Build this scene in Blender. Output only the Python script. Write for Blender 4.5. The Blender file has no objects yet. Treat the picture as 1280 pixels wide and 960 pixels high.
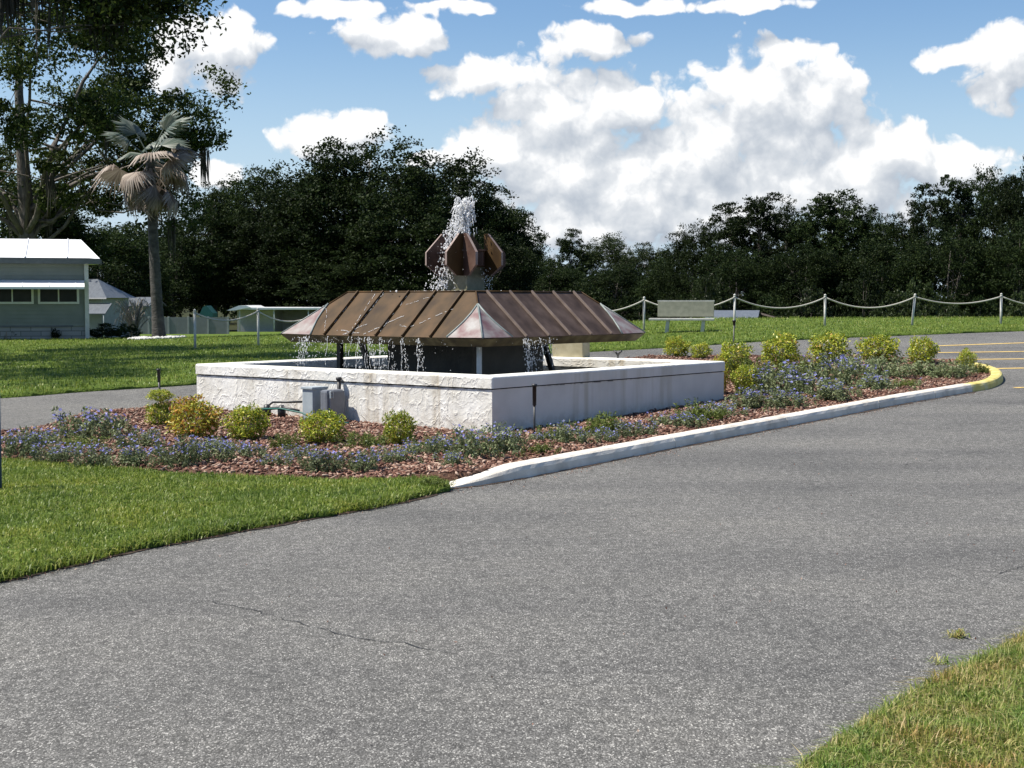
import bpy, bmesh, math, random
import numpy as np
from mathutils import Vector, Matrix
from mathutils.geometry import delaunay_2d_cdt

R = math.radians
rng = np.random.default_rng(7)
random.seed(7)
sc = bpy.context.scene
COL = sc.collection

# ------------------------------------------------------------------ camera
FPX = 1775.0
PITCH = math.atan(105 / FPX)
cam_d = bpy.data.cameras.new('camera')
cam_d.sensor_width = 36.0
cam_d.lens = FPX / 1280 * 36.0
cam_d.clip_start = 0.1
cam_d.clip_end = 6000
cam = bpy.data.objects.new('camera', cam_d)
COL.objects.link(cam)
cam.location = (0, 0, 1.6)
cam.rotation_euler = (R(90) - PITCH, 0, 0)
sc.camera = cam


def ray(px, py):
    a, b = (px - 640) / FPX, (480 - py) / FPX
    c, s = math.cos(PITCH), math.sin(PITCH)
    d = np.array([a, c + b * s, -s + b * c])
    return d / np.linalg.norm(d)


# ------------------------------------------------------------------ terrain
def terr(x, y):
    x = np.asarray(x, float); y = np.asarray(y, float)
    s = np.interp(x, [-40, -12, -8, 0, 3, 6, 14, 40], [.010, .0115, .016, .026, .031, .036, .037, .037])
    r = np.where(y < 14, 0, np.where(y < 20, (y - 14) ** 2 / 12, y - 17))
    r = np.where(y > 43, 26 + 3 * (1 - np.exp(-np.maximum(y - 43, 0) / 3)), r)
    D = np.interp(x, [-14, 2, 8], [1.4, 2.6, 3.3])
    sl = np.interp(x, [-14, 2, 8], [.035, .13, .18])
    d = np.maximum(y - 45, 0)
    return s * r - D * (1 - np.exp(-d * sl / D))


def tz(x, y):
    return float(terr(x, y))


def G(px, py, dz=0.0):
    d = ray(px, py)
    t, last = 3.0, 3.0
    while t < 400:
        p = d * t
        if 1.6 + p[2] < tz(p[0], p[1]) + dz:
            lo, hi = last, t
            for _ in range(40):
                m = (lo + hi) / 2
                q = d * m
                if 1.6 + q[2] < tz(q[0], q[1]) + dz: hi = m
                else: lo = m
            q = d * hi
            return Vector((q[0], q[1], 1.6 + q[2]))
        last = t
        t += 0.05 if t < 60 else .4
    raise ValueError((px, py))


def atY(px, py, Y):
    d = ray(px, py); k = Y / d[1]
    return Vector((d[0] * k, Y, 1.6 + d[2] * k))


# ------------------------------------------------------------------ objects
def tag(o, label=None, cat=None, group=None, kind=None):
    if label: o['label'] = label
    if cat: o['category'] = cat
    if group: o['group'] = group
    if kind: o['kind'] = kind
    return o


def empty(name, loc, rz=0, label=None, cat=None, group=None):
    o = bpy.data.objects.new(name, None)
    COL.objects.link(o)
    o.empty_display_size = .2
    o.location = loc
    o.rotation_euler = (0, 0, rz)
    return tag(o, label, cat, group)


def link(name, me, mats, parent=None):
    o = bpy.data.objects.new(name, me)
    COL.objects.link(o)
    if not isinstance(mats, (list, tuple)): mats = [mats]
    for m in mats: me.materials.append(m)
    if parent: o.parent = parent
    return o


def copy_tree(o, parent=None):
    c = o.copy()
    COL.objects.link(c)
    if parent: c.parent = parent
    for ch in list(o.children):
        copy_tree(ch, c)
    return c


def np_mesh(name, verts, faces, smooth=False):
    """verts (n,3), faces (m,k) with fixed k"""
    verts = np.ascontiguousarray(verts, dtype=np.float32)
    faces = np.ascontiguousarray(faces, dtype=np.int32)
    me = bpy.data.meshes.new(name)
    m, k = faces.shape
    me.vertices.add(len(verts)); me.vertices.foreach_set('co', verts.ravel())
    me.loops.add(m * k); me.loops.foreach_set('vertex_index', faces.ravel())
    me.polygons.add(m)
    me.polygons.foreach_set('loop_start', np.arange(0, m * k, k, dtype=np.int32))
    me.polygons.foreach_set('loop_total', np.full(m, k, dtype=np.int32))
    if smooth: me.polygons.foreach_set('use_smooth', np.ones(m, dtype=bool))
    me.update(calc_edges=True)
    return me


class MB:
    """collects shapes, builds ONE mesh object"""
    def __init__(self): self.bm = bmesh.new()

    def box(self, c, s, rot=None, bevel=0.0, mi=0):
        r = bmesh.ops.create_cube(self.bm, size=1)
        vs = r['verts']
        bmesh.ops.scale(self.bm, vec=s, verts=vs)
        if bevel:
            es = list({e for v in vs for e in v.link_edges})
            rb = bmesh.ops.bevel(self.bm, geom=es, offset=bevel, segments=2, affect='EDGES', profile=.6)
            vs = list({v for f in rb['faces'] for v in f.verts} | {v for v in vs if v.is_valid})
        if rot is not None: bmesh.ops.rotate(self.bm, cent=(0, 0, 0), matrix=rot, verts=vs)
        bmesh.ops.translate(self.bm, vec=c, verts=vs)
        if mi:
            for f in {f for v in vs for f in v.link_faces}: f.material_index = mi
        return self

    def tube(self, pts, radii, n=8, caps=True):
        pts = [Vector(p) for p in pts]
        if not isinstance(radii, (list, tuple)): radii = [radii] * len(pts)
        rings = []
        up = Vector((0, 0, 1))
        for i, p in enumerate(pts):
            a = pts[max(i - 1, 0)]; b = pts[min(i + 1, len(pts) - 1)]
            t = (b - a).normalized()
            ref = up if abs(t.z) < .92 else Vector((1, 0, 0))
            u = t.cross(ref).normalized(); w = u.cross(t)
            rings.append([self.bm.verts.new(p + (u * math.cos(k * 2 * math.pi / n) + w * math.sin(k * 2 * math.pi / n)) * radii[i]) for k in range(n)])
        for i in range(len(rings) - 1):
            for k in range(n):
                f = self.bm.faces.new((rings[i][k], rings[i][(k + 1) % n], rings[i + 1][(k + 1) % n], rings[i + 1][k]))
                f.smooth = True
        if caps:
            self.bm.faces.new(rings[0][::-1]); self.bm.faces.new(rings[-1])
        return self

    def poly(self, vs, mi=0):
        f = self.bm.faces.new([self.bm.verts.new(v) for v in vs]); f.material_index = mi
        return self

    def prism(self, outline, d):
        """outline: list of 3D points in a plane, extruded by vector d"""
        d = Vector(d)
        a = [self.bm.verts.new(Vector(p)) for p in outline]
        b = [self.bm.verts.new(Vector(p) + d) for p in outline]
        self.bm.faces.new(a); self.bm.faces.new(b[::-1])
        n = len(a)
        for i in range(n): self.bm.faces.new((a[i], b[i], b[(i + 1) % n], a[(i + 1) % n]))
        return self

    def ball(self, c, r, s=(1, 1, 1), sub=2):
        q = bmesh.ops.create_icosphere(self.bm, subdivisions=sub, radius=r)
        bmesh.ops.scale(self.bm, vec=s, verts=q['verts'])
        bmesh.ops.translate(self.bm, vec=c, verts=q['verts'])
        for v in q['verts']:
            for f in v.link_faces: f.smooth = True
        return self

    def build(self, name, mats, parent=None):
        bmesh.ops.recalc_face_normals(self.bm, faces=self.bm.faces)
        me = bpy.data.meshes.new(name)
        self.bm.to_mesh(me); self.bm.free()
        return link(name, me, mats, parent)


# ------------------------------------------------------------------ materials
def newmat(name):
    m = bpy.data.materials.new(name); m.use_nodes = True
    nt = m.node_tree
    return m, nt, nt.nodes, nt.links, nt.nodes['Principled BSDF']


def ramp(N, stops, interp='LINEAR'):
    r = N.new('ShaderNodeValToRGB'); r.color_ramp.interpolation = interp
    el = r.color_ramp.elements
    while len(el) < len(stops): el.new(.5)
    for e, (p, c) in zip(el, stops):
        e.position = p; e.color = (*c, 1) if len(c) == 3 else c
    return r


def nmat(name, cols, scale=5, rough=.7, bump=0.0, bscale=None, detail=6, spec=.5, metal=0.0, stretch=None, dist=.01, coord='Object'):
    m, nt, N, L, P = newmat(name)
    tc = N.new('ShaderNodeTexCoord'); src = tc.outputs[coord]
    if stretch:
        mp = N.new('ShaderNodeMapping'); mp.inputs['Scale'].default_value = stretch
        L.new(src, mp.inputs[0]); src = mp.outputs[0]
    n = N.new('ShaderNodeTexNoise'); n.inputs['Scale'].default_value = scale; n.inputs['Detail'].default_value = detail
    L.new(src, n.inputs['Vector'])
    k = len(cols)
    r = ramp(N, [(.3 + .4 * i / max(k - 1, 1), c) for i, c in enumerate(cols)])
    L.new(n.outputs['Fac'], r.inputs[0]); L.new(r.outputs[0], P.inputs['Base Color'])
    P.inputs['Roughness'].default_value = rough; P.inputs['Metallic'].default_value = metal
    P.inputs['Specular IOR Level'].default_value = spec
    if bump:
        b = N.new('ShaderNodeTexNoise'); b.inputs['Scale'].default_value = bscale or scale * 3; b.inputs['Detail'].default_value = 8
        L.new(src, b.inputs['Vector'])
        bp = N.new('ShaderNodeBump'); bp.inputs['Strength'].default_value = bump; bp.inputs['Distance'].default_value = dist
        L.new(b.outputs['Fac'], bp.inputs['Height']); L.new(bp.outputs[0], P.inputs['Normal'])
    return m


def leafmat(name, cols, trans=.3, rough=.55, spec=.25, objvar=.25, pos=None):
    """leaf colour varies by leaf (random per island) and by plant (object random)"""
    m, nt, N, L, P = newmat(name)
    g = N.new('ShaderNodeNewGeometry')
    k = len(cols)
    pos = pos or [i / max(k - 1, 1) for i in range(k)]
    r = ramp(N, list(zip(pos, cols)))
    L.new(g.outputs['Random Per Island'], r.inputs[0])
    oi = N.new('ShaderNodeObjectInfo')
    mr = N.new('ShaderNodeMapRange'); mr.inputs['To Min'].default_value = 1 - objvar; mr.inputs['To Max'].default_value = 1 + objvar
    L.new(oi.outputs['Random'], mr.inputs[0])
    hs = N.new('ShaderNodeHueSaturation'); L.new(r.outputs[0], hs.inputs['Color']); L.new(mr.outputs[0], hs.inputs['Value'])
    L.new(hs.outputs[0], P.inputs['Base Color'])
    P.inputs['Roughness'].default_value = rough; P.inputs['Specular IOR Level'].default_value = spec
    t = N.new('ShaderNodeBsdfTranslucent'); L.new(hs.outputs[0], t.inputs[0])
    mx = N.new('ShaderNodeMixShader'); mx.inputs[0].default_value = trans
    L.new(P.outputs[0], mx.inputs[1]); L.new(t.outputs[0], mx.inputs[2])
    L.new(mx.outputs[0], N['Material Output'].inputs[0])
    return m


def tint(m, scale, cols):
    """patches of different growth: multiplies the leaf colour by a soft noise in place"""
    nt = m.node_tree; N, L = nt.nodes, nt.links
    hs = next(n for n in N if n.bl_idname == 'ShaderNodeHueSaturation')
    src = hs.inputs['Color'].links[0].from_socket
    g = N.new('ShaderNodeNewGeometry'); n = N.new('ShaderNodeTexNoise'); n.inputs['Scale'].default_value = scale; n.inputs['Detail'].default_value = 6; n.inputs['Roughness'].default_value = .6
    L.new(g.outputs['Position'], n.inputs['Vector'])
    r = ramp(N, [(.34 + .32 * i / (len(cols) - 1), c) for i, c in enumerate(cols)]); L.new(n.outputs['Fac'], r.inputs[0])
    mx = N.new('ShaderNodeMix'); mx.data_type = 'RGBA'; mx.blend_type = 'MULTIPLY'; mx.inputs[0].default_value = 1
    L.new(src, mx.inputs[6]); L.new(r.outputs[0], mx.inputs[7]); L.new(mx.outputs[2], hs.inputs['Color'])


def math_node(N, L, op, a, b=None, c=None, clamp=False):
    n = N.new('ShaderNodeMath'); n.operation = op; n.use_clamp = clamp
    for i, v in enumerate((a, b, c)):
        if v is None: continue
        if isinstance(v, (int, float)): n.inputs[i].default_value = v
        else: L.new(v, n.inputs[i])
    return n.outputs[0]


# asphalt with pale aggregate
def asphalt():
    m, nt, N, L, P = newmat('asphalt')
    g = N.new('ShaderNodeNewGeometry'); p = g.outputs['Position']
    mp = N.new('ShaderNodeMapping'); mp.inputs['Scale'].default_value = (1, .5, 1); L.new(p, mp.inputs[0])
    v = N.new('ShaderNodeTexVoronoi'); v.inputs['Scale'].default_value = 205; L.new(mp.outputs[0], v.inputs['Vector'])
    sep = N.new('ShaderNodeSeparateColor'); L.new(v.outputs['Color'], sep.inputs[0])
    r = ramp(N, [(0, (.055, .053, .048)), (.42, (.094, .091, .084)), (.74, (.144, .139, .129)), (.9, (.215, .208, .193)), (1, (.41, .396, .365))])
    L.new(sep.outputs[0], r.inputs[0])
    n = N.new('ShaderNodeTexNoise'); n.inputs['Scale'].default_value = .55; n.inputs['Detail'].default_value = 7; n.inputs['Roughness'].default_value = .62
    L.new(p, n.inputs['Vector'])
    r2 = ramp(N, [(.3, (.80, .805, .81)), (.52, (1.0, 1.0, 1.0)), (.72, (1.13, 1.125, 1.1))])
    L.new(n.outputs['Fac'], r2.inputs[0])
    mx = N.new('ShaderNodeMix'); mx.data_type = 'RGBA'; mx.blend_type = 'MULTIPLY'; mx.inputs[0].default_value = 1
    L.new(r.outputs[0], mx.inputs[6]); L.new(r2.outputs[0], mx.inputs[7])
    n3 = N.new('ShaderNodeTexNoise'); n3.inputs['Scale'].default_value = 14; n3.inputs['Detail'].default_value = 5
    L.new(p, n3.inputs['Vector'])
    r3 = ramp(N, [(.35, (.78, .78, .78)), (.65, (1.15, 1.15, 1.15))]); L.new(n3.outputs['Fac'], r3.inputs[0])
    mx2 = N.new('ShaderNodeMix'); mx2.data_type = 'RGBA'; mx2.blend_type = 'MULTIPLY'; mx2.inputs[0].default_value = 1
    L.new(mx.outputs[2], mx2.inputs[6]); L.new(r3.outputs[0], mx2.inputs[7])
    # worn wheel tracks and oily patches drawn out along the drive
    mp4 = N.new('ShaderNodeMapping'); mp4.inputs['Rotation'].default_value = (0, 0, R(-52)); mp4.inputs['Scale'].default_value = (.10, .75, 1); L.new(p, mp4.inputs[0])
    n4 = N.new('ShaderNodeTexNoise'); n4.inputs['Scale'].default_value = 1; n4.inputs['Detail'].default_value = 5; L.new(mp4.outputs[0], n4.inputs['Vector'])
    r4 = ramp(N, [(.34, (.80, .80, .81)), (.5, (1, 1, 1)), (.68, (1.09, 1.085, 1.07))]); L.new(n4.outputs['Fac'], r4.inputs[0])
    mx4 = N.new('ShaderNodeMix'); mx4.data_type = 'RGBA'; mx4.blend_type = 'MULTIPLY'; mx4.inputs[0].default_value = 1
    L.new(mx2.outputs[2], mx4.inputs[6]); L.new(r4.outputs[0], mx4.inputs[7])
    L.new(mx4.outputs[2], P.inputs['Base Color'])
    P.inputs['Roughness'].default_value = .85; P.inputs['Specular IOR Level'].default_value = .3
    b = N.new('ShaderNodeBump'); b.inputs['Strength'].default_value = .5; b.inputs['Distance'].default_value = .004
    L.new(sep.outputs[1], b.inputs['Height']); L.new(b.outputs[0], P.inputs['Normal'])
    return m


def lawnmat(name, cols, scale=1.6):
    m, nt, N, L, P = newmat(name)
    g = N.new('ShaderNodeNewGeometry'); p = g.outputs['Position']
    n = N.new('ShaderNodeTexNoise'); n.inputs['Scale'].default_value = scale; n.inputs['Detail'].default_value = 12; n.inputs['Roughness'].default_value = .7
    L.new(p, n.inputs['Vector'])
    r = ramp(N, [(.3, cols[0]), (.5, cols[1]), (.7, cols[2])]); L.new(n.outputs['Fac'], r.inputs[0])
    L.new(r.outputs[0], P.inputs['Base Color'])
    P.inputs['Roughness'].default_value = .9; P.inputs['Specular IOR Level'].default_value = .1
    n2 = N.new('ShaderNodeTexNoise'); n2.inputs['Scale'].default_value = 25; n2.inputs['Detail'].default_value = 6
    L.new(p, n2.inputs['Vector'])
    b = N.new('ShaderNodeBump'); b.inputs['Strength'].default_value = 1; b.inputs['Distance'].default_value = .06
    L.new(n2.outputs['Fac'], b.inputs['Height']); L.new(b.outputs[0], P.inputs['Normal'])
    return m


M = {}
M['asphalt'] = asphalt()
M['lawn'] = lawnmat('lawn_turf', [(.055, .09, .016), (.10, .15, .026), (.15, .19, .04)])
M['dry_lawn'] = lawnmat('dry_turf', [(.10, .09, .035), (.16, .15, .05), (.24, .2, .09)], 5)
M['soil'] = nmat('soil', [(.03, .02, .012), (.07, .045, .03)], 9, .95, .6, dist=.02)
M['ground'] = lawnmat('wood_floor', [(.02, .022, .01), (.035, .04, .015), (.05, .05, .02)])
M['grass'] = leafmat('grass_blades', [(.085, .135, .018), (.155, .218, .030), (.23, .285, .05), (.38, .385, .13)], .35, .45, .3, 0, [0, .4, .8, 1])
M['dry_grass'] = leafmat('dry_grass_blades', [(.08, .14, .02), (.17, .23, .04), (.30, .32, .09), (.5, .43, .22)], .3, .5, .3, 0)
M['mulch'] = nmat('mulch_bed', [(.045, .02, .012), (.10, .045, .025), (.16, .09, .055)], 22, .9, .8, 60, dist=.03)
M['chip'] = leafmat('bark_chips', [(.06, .028, .02), (.14, .066, .045), (.23, .125, .09), (.46, .34, .26)], 0, .8, .2, 0)
M['kerb'] = nmat('white_kerb_paint', [(.47, .42, .35), (.65, .60, .515), (.75, .70, .62)], 3.5, .75, .5, 60, detail=9, coord='Object')
M['kerb_yellow'] = nmat('yellow_kerb_paint', [(.42, .34, .08), (.55, .46, .13), (.55, .50, .27)], 6, .7, .4, 60, detail=9)
M['marking'] = nmat('yellow_road_paint', [(.36, .24, .08), (.62, .42, .12), (.66, .47, .16)], 9, .8, .3, 70, detail=9)
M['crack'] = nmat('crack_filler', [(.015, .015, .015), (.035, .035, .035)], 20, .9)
M['black_plastic'] = nmat('black_plastic', [(.012, .012, .013), (.025, .025, .026)], 30, .45)
M['grey_box'] = nmat('grey_painted_steel', [(.30, .34, .36), (.36, .40, .42)], 14, .45, .1)
M['grey_dark'] = nmat('dark_grey_enclosure', [(.13, .14, .16), (.17, .18, .20)], 14, .45, .1)
M['teal_pipe'] = nmat('teal_hose', [(.012, .085, .065), (.018, .11, .085)], 20, .45)
M['blue_paint'] = nmat('blue_post_paint', [(.02, .05, .12), (.03, .07, .16)], 20, .5)
M['post_white'] = nmat('weathered_white_post', [(.38, .37, .33), (.55, .54, .5)], 9, .6, .2)
M['rope'] = nmat('pale_rope', [(.36, .34, .28), (.5, .48, .42)], 60, .8, .5)
M['bench'] = nmat('shaded_bench_concrete', [(.13, .14, .10), (.19, .195, .145)], 8, .8, .3)  # backrest concrete, with its shade mixed into the colour
M['trunk'] = nmat('bark', [(.05, .042, .034), (.105, .092, .078), (.15, .135, .115)], 7, .9, .9, 18, stretch=(1, 1, .25), dist=.04)
M['palm_trunk'] = nmat('palm_bark', [(.028, .025, .022), (.058, .053, .047), (.09, .083, .075)], 3, .9, .9, 9, stretch=(1.5, 1.5, 3), dist=.03)
M['oak_leaf'] = leafmat('oak_leaves', [(.012, .022, .005), (.025, .042, .008), (.042, .064, .012), (.075, .095, .022)], .3, .55, .15, .12)
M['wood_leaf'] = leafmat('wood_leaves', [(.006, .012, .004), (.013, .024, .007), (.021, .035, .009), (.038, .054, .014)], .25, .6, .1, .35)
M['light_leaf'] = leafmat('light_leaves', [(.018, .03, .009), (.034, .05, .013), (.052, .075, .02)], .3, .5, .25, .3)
M['hedge_leaf'] = leafmat('hedge_leaves', [(.012, .02, .010), (.022, .034, .014), (.03, .05, .018)], .15, .5, .3, .2)
M['moss'] = leafmat('spanish_moss', [(.03, .029, .023), (.06, .057, .047), (.10, .095, .08)], .2, .9, .05, 0)
M['nandina'] = leafmat('yellow_green_leaves', [(.07, .12, .012), (.21, .285, .028), (.42, .455, .05), (.55, .50, .075), (.46, .24, .06)], .3, .4, .4, .12, [0, .3, .65, .93, 1])
M['nandina_red'] = leafmat('red_tipped_leaves', [(.08, .12, .012), (.34, .37, .04), (.56, .50, .07), (.56, .30, .06), (.4, .12, .04)], .3, .4, .4, .1, [0, .3, .6, .85, 1])
M['blue_leaf'] = leafmat('greyish_leaves', [(.09, .125, .045), (.175, .21, .095), (.29, .315, .18)], .25, .55, .25, .2)
M['green_leaf'] = leafmat('weedy_leaves', [(.06, .09, .018), (.12, .16, .03), (.2, .23, .06)], .25, .5, .25, .2)
M['petal'] = leafmat('blue_petals', [(.16, .17, .50), (.25, .26, .66), (.42, .42, .80)], .3, .6, .2, .1)
M['silver_frond'] = leafmat('silver_fronds', [(.055, .08, .062), (.105, .135, .11), (.22, .235, .2)], .2, .45, .4, 0)
M['dead_frond'] = leafmat('dead_fronds', [(.13, .10, .085), (.26, .215, .18), (.40, .345, .30)], .15, .7, .2, 0)
M['twig'] = nmat('pale_twigs', [(.22, .19, .15), (.34, .3, .25)], 20, .9)
M['gravel'] = nmat('white_rock', [(.4, .39, .36), (.7, .69, .66)], 30, .9, 1, 40, dist=.03)
M['roof_white'] = nmat('white_metal_roof', [(.72, .73, .74), (.8, .81, .82)], 1.2, .5, .05)
M['siding'] = nmat('sage_siding', [(.175, .195, .17), (.215, .235, .205)], 2.5, .6)
M['trim'] = nmat('white_trim', [(.52, .53, .49), (.62, .63, .59)], 6, .6)
M['fascia_dark'] = nmat('grey_fascia', [(.10, .11, .12), (.14, .15, .16)], 6, .6)
M['glass_dark'] = nmat('window_glass', [(.012, .014, .012), (.03, .03, .025)], 3, .25, spec=.15)
M['roof_grey'] = nmat('grey_metal_roof', [(.08, .09, .105), (.125, .14, .155)], 3, .55, stretch=(4, 1, 1))  # grey metal, darkened for the tree shade on the house behind
M['white_wall'] = nmat('shaded_white_panels', [(.26, .27, .275), (.34, .35, .355)], 3, .6)  # white panels toned down, the trees' shade is in the colour
M['vinyl'] = nmat('vinyl_fence', [(.17, .175, .185), (.21, .215, .225)], 3, .55)  # white vinyl, its tree shade held in this darker grey
M['tarp'] = nmat('teal_tarp', [(.012, .09, .085), (.02, .12, .11)], 4, .6)
M['brown_wood'] = nmat('dark_shed_boards', [(.04, .03, .025), (.07, .055, .045)], 6, .85)


def brickmat():
    m, nt, N, L, P = newmat('skirting_blocks')
    tc = N.new('ShaderNodeTexCoord')
    mp = N.new('ShaderNodeMapping'); mp.inputs['Rotation'].default_value = (R(90), 0, 0)
    L.new(tc.outputs['Object'], mp.inputs[0])
    b = N.new('ShaderNodeTexBrick'); b.inputs['Scale'].default_value = 1.0
    b.inputs['Brick Width'].default_value = .62; b.inputs['Row Height'].default_value = .16; b.inputs['Mortar Size'].default_value = .012
    b.inputs['Color1'].default_value = (.36, .35, .33, 1); b.inputs['Color2'].default_value = (.28, .28, .27, 1); b.inputs['Mortar'].default_value = (.14, .14, .13, 1)
    L.new(mp.outputs[0], b.inputs[0]); L.new(b.outputs[0], P.inputs['Base Color']); P.inputs['Roughness'].default_value = .85
    return m


M['brick'] = brickmat()


def stucco(name, rough_relief):
    """white painted masonry; local coordinates of the fountain (basin corner at -2.7,-2.7)"""
    m, nt, N, L, P = newmat(name)
    tc = N.new('ShaderNodeTexCoord'); p = tc.outputs['Object']
    sep = N.new('ShaderNodeSeparateXYZ'); L.new(p, sep.inputs[0])
    n = N.new('ShaderNodeTexNoise'); n.inputs['Scale'].default_value = 2.2; n.inputs['Detail'].default_value = 8; L.new(p, n.inputs['Vector'])
    if rough_relief: r = ramp(N, [(.3, (.60, .57, .50)), (.55, (.74, .72, .67)), (.75, (.80, .79, .76))])
    else: r = ramp(N, [(.3, (.60, .565, .51)), (.6, (.70, .66, .60)), (.8, (.75, .71, .65))])
    L.new(n.outputs['Fac'], r.inputs[0])
    # run-down stains: noise drawn out vertically
    mp = N.new('ShaderNodeMapping'); mp.inputs['Scale'].default_value = (7, 7, .55); L.new(p, mp.inputs[0])
    st = N.new('ShaderNodeTexNoise'); st.inputs['Scale'].default_value = 1; st.inputs['Detail'].default_value = 6; L.new(mp.outputs[0], st.inputs['Vector'])
    axis = sep.outputs[1] if rough_relief else sep.outputs[0]
    centres = [(-.95, .42), (.75, .16), (-1.9, .14)] if rough_relief else [(1.05, .28), (.1, .55), (-.9, .3)]
    acc = None
    for c0, w in centres:
        d = math_node(N, L, 'SUBTRACT', axis, c0)
        d = math_node(N, L, 'DIVIDE', d, w)
        d = math_node(N, L, 'MULTIPLY', d, d)
        g = math_node(N, L, 'POWER', .367, d)
        acc = g if acc is None else math_node(N, L, 'ADD', acc, g)
    rs = ramp(N, [(.46, (0, 0, 0)), (.7, (1, 1, 1))]); L.new(st.outputs['Fac'], rs.inputs[0])
    k = math_node(N, L, 'MULTIPLY', acc, rs.outputs[0])
    k = math_node(N, L, 'MULTIPLY', k, .8 if rough_relief else .55, clamp=True)
    mx = N.new('ShaderNodeMix'); mx.data_type = 'RGBA'; mx.inputs[7].default_value = (.30, .22, .11, 1) if rough_relief else (.40, .34, .22, 1)
    L.new(k, mx.inputs[0]); L.new(r.outputs[0], mx.inputs[6])
    # black algae along the dark ring under the cap
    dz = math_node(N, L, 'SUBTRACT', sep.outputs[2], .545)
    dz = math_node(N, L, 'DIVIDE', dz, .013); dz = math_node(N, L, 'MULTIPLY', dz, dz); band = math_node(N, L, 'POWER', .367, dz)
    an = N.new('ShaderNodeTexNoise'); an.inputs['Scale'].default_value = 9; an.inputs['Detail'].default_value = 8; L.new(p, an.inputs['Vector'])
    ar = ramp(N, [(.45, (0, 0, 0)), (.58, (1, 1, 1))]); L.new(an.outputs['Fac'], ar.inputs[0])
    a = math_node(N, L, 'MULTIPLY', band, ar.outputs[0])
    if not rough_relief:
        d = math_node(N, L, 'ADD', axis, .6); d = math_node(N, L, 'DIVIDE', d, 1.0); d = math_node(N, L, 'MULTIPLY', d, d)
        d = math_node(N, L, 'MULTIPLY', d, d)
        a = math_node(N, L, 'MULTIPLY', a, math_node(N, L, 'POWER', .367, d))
    # splash-back dirt along the foot
    ft = N.new('ShaderNodeMapRange'); ft.inputs['From Min'].default_value = .22; ft.inputs['From Max'].default_value = 0.02
    L.new(sep.outputs[2], ft.inputs[0])
    ftn = math_node(N, L, 'MULTIPLY', ft.outputs[0], ar.outputs[0]); ftn = math_node(N, L, 'MULTIPLY', ftn, .5, clamp=True)
    mx3 = N.new('ShaderNodeMix'); mx3.data_type = 'RGBA'; mx3.inputs[7].default_value = (.3, .24, .17, 1)
    L.new(ftn, mx3.inputs[0]); L.new(mx.outputs[2], mx3.inputs[6])
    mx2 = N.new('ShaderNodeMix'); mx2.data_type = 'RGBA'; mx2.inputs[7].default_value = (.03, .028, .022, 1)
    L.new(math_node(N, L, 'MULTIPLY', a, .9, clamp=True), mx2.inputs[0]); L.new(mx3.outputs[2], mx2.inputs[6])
    L.new(mx2.outputs[2], P.inputs['Base Color'])
    P.inputs['Roughness'].default_value = .7
    bp = N.new('ShaderNodeBump')
    if rough_relief:
        dn = N.new('ShaderNodeTexNoise'); dn.inputs['Scale'].default_value = 2.5; dn.inputs['Detail'].default_value = 4; L.new(p, dn.inputs['Vector'])
        ad = N.new('ShaderNodeMix'); ad.data_type = 'RGBA'; ad.blend_type = 'ADD'; ad.inputs[0].default_value = .9
        L.new(p, ad.inputs[6]); L.new(dn.outputs['Color'], ad.inputs[7])
        v = N.new('ShaderNodeTexVoronoi'); v.feature = 'F1'; v.inputs['Scale'].default_value = 4.3; L.new(ad.outputs[2], v.inputs['Vector'])
        sc2 = N.new('ShaderNodeSeparateColor'); L.new(v.outputs['Color'], sc2.inputs[0])
        n5 = N.new('ShaderNodeTexNoise'); n5.inputs['Scale'].default_value = 9; n5.inputs['Detail'].default_value = 7; n5.inputs['Roughness'].default_value = .6; n5.inputs['Distortion'].default_value = 1.2
        L.new(p, n5.inputs['Vector'])
        v.inputs['Randomness'].default_value = 1
        v2 = N.new('ShaderNodeTexVoronoi'); v2.feature = 'F1'; v2.inputs['Scale'].default_value = 11; L.new(ad.outputs[2], v2.inputs['Vector'])
        sc3 = N.new('ShaderNodeSeparateColor'); L.new(v2.outputs['Color'], sc3.inputs[0])
        h = math_node(N, L, 'MULTIPLY', sc2.outputs[0], .6)
        h = math_node(N, L, 'ADD', h, math_node(N, L, 'MULTIPLY', sc3.outputs[0], .22))
        h = math_node(N, L, 'ADD', h, math_node(N, L, 'MULTIPLY', n5.outputs['Fac'], .35))
        n6 = N.new('ShaderNodeTexNoise'); n6.inputs['Scale'].default_value = 4.2; n6.inputs['Detail'].default_value = 3; n6.inputs['Distortion'].default_value = .7
        L.new(p, n6.inputs['Vector'])
        rd = math_node(N, L, 'ABSOLUTE', math_node(N, L, 'MULTIPLY', math_node(N, L, 'SUBTRACT', n6.outputs['Fac'], .5), 2.0))
        rd = math_node(N, L, 'POWER', math_node(N, L, 'SUBTRACT', 1.0, rd, clamp=True), 14.0)
        h = math_node(N, L, 'ADD', h, math_node(N, L, 'MULTIPLY', rd, .2))
        L.new(h, bp.inputs['Height']); bp.inputs['Strength'].default_value = .85; bp.inputs['Distance'].default_value = .032
    else:
        L.new(an.outputs['Fac'], bp.inputs['Height']); bp.inputs['Strength'].default_value = .3; bp.inputs['Distance'].default_value = .01
    L.new(bp.outputs[0], P.inputs['Normal'])
    return m


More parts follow.
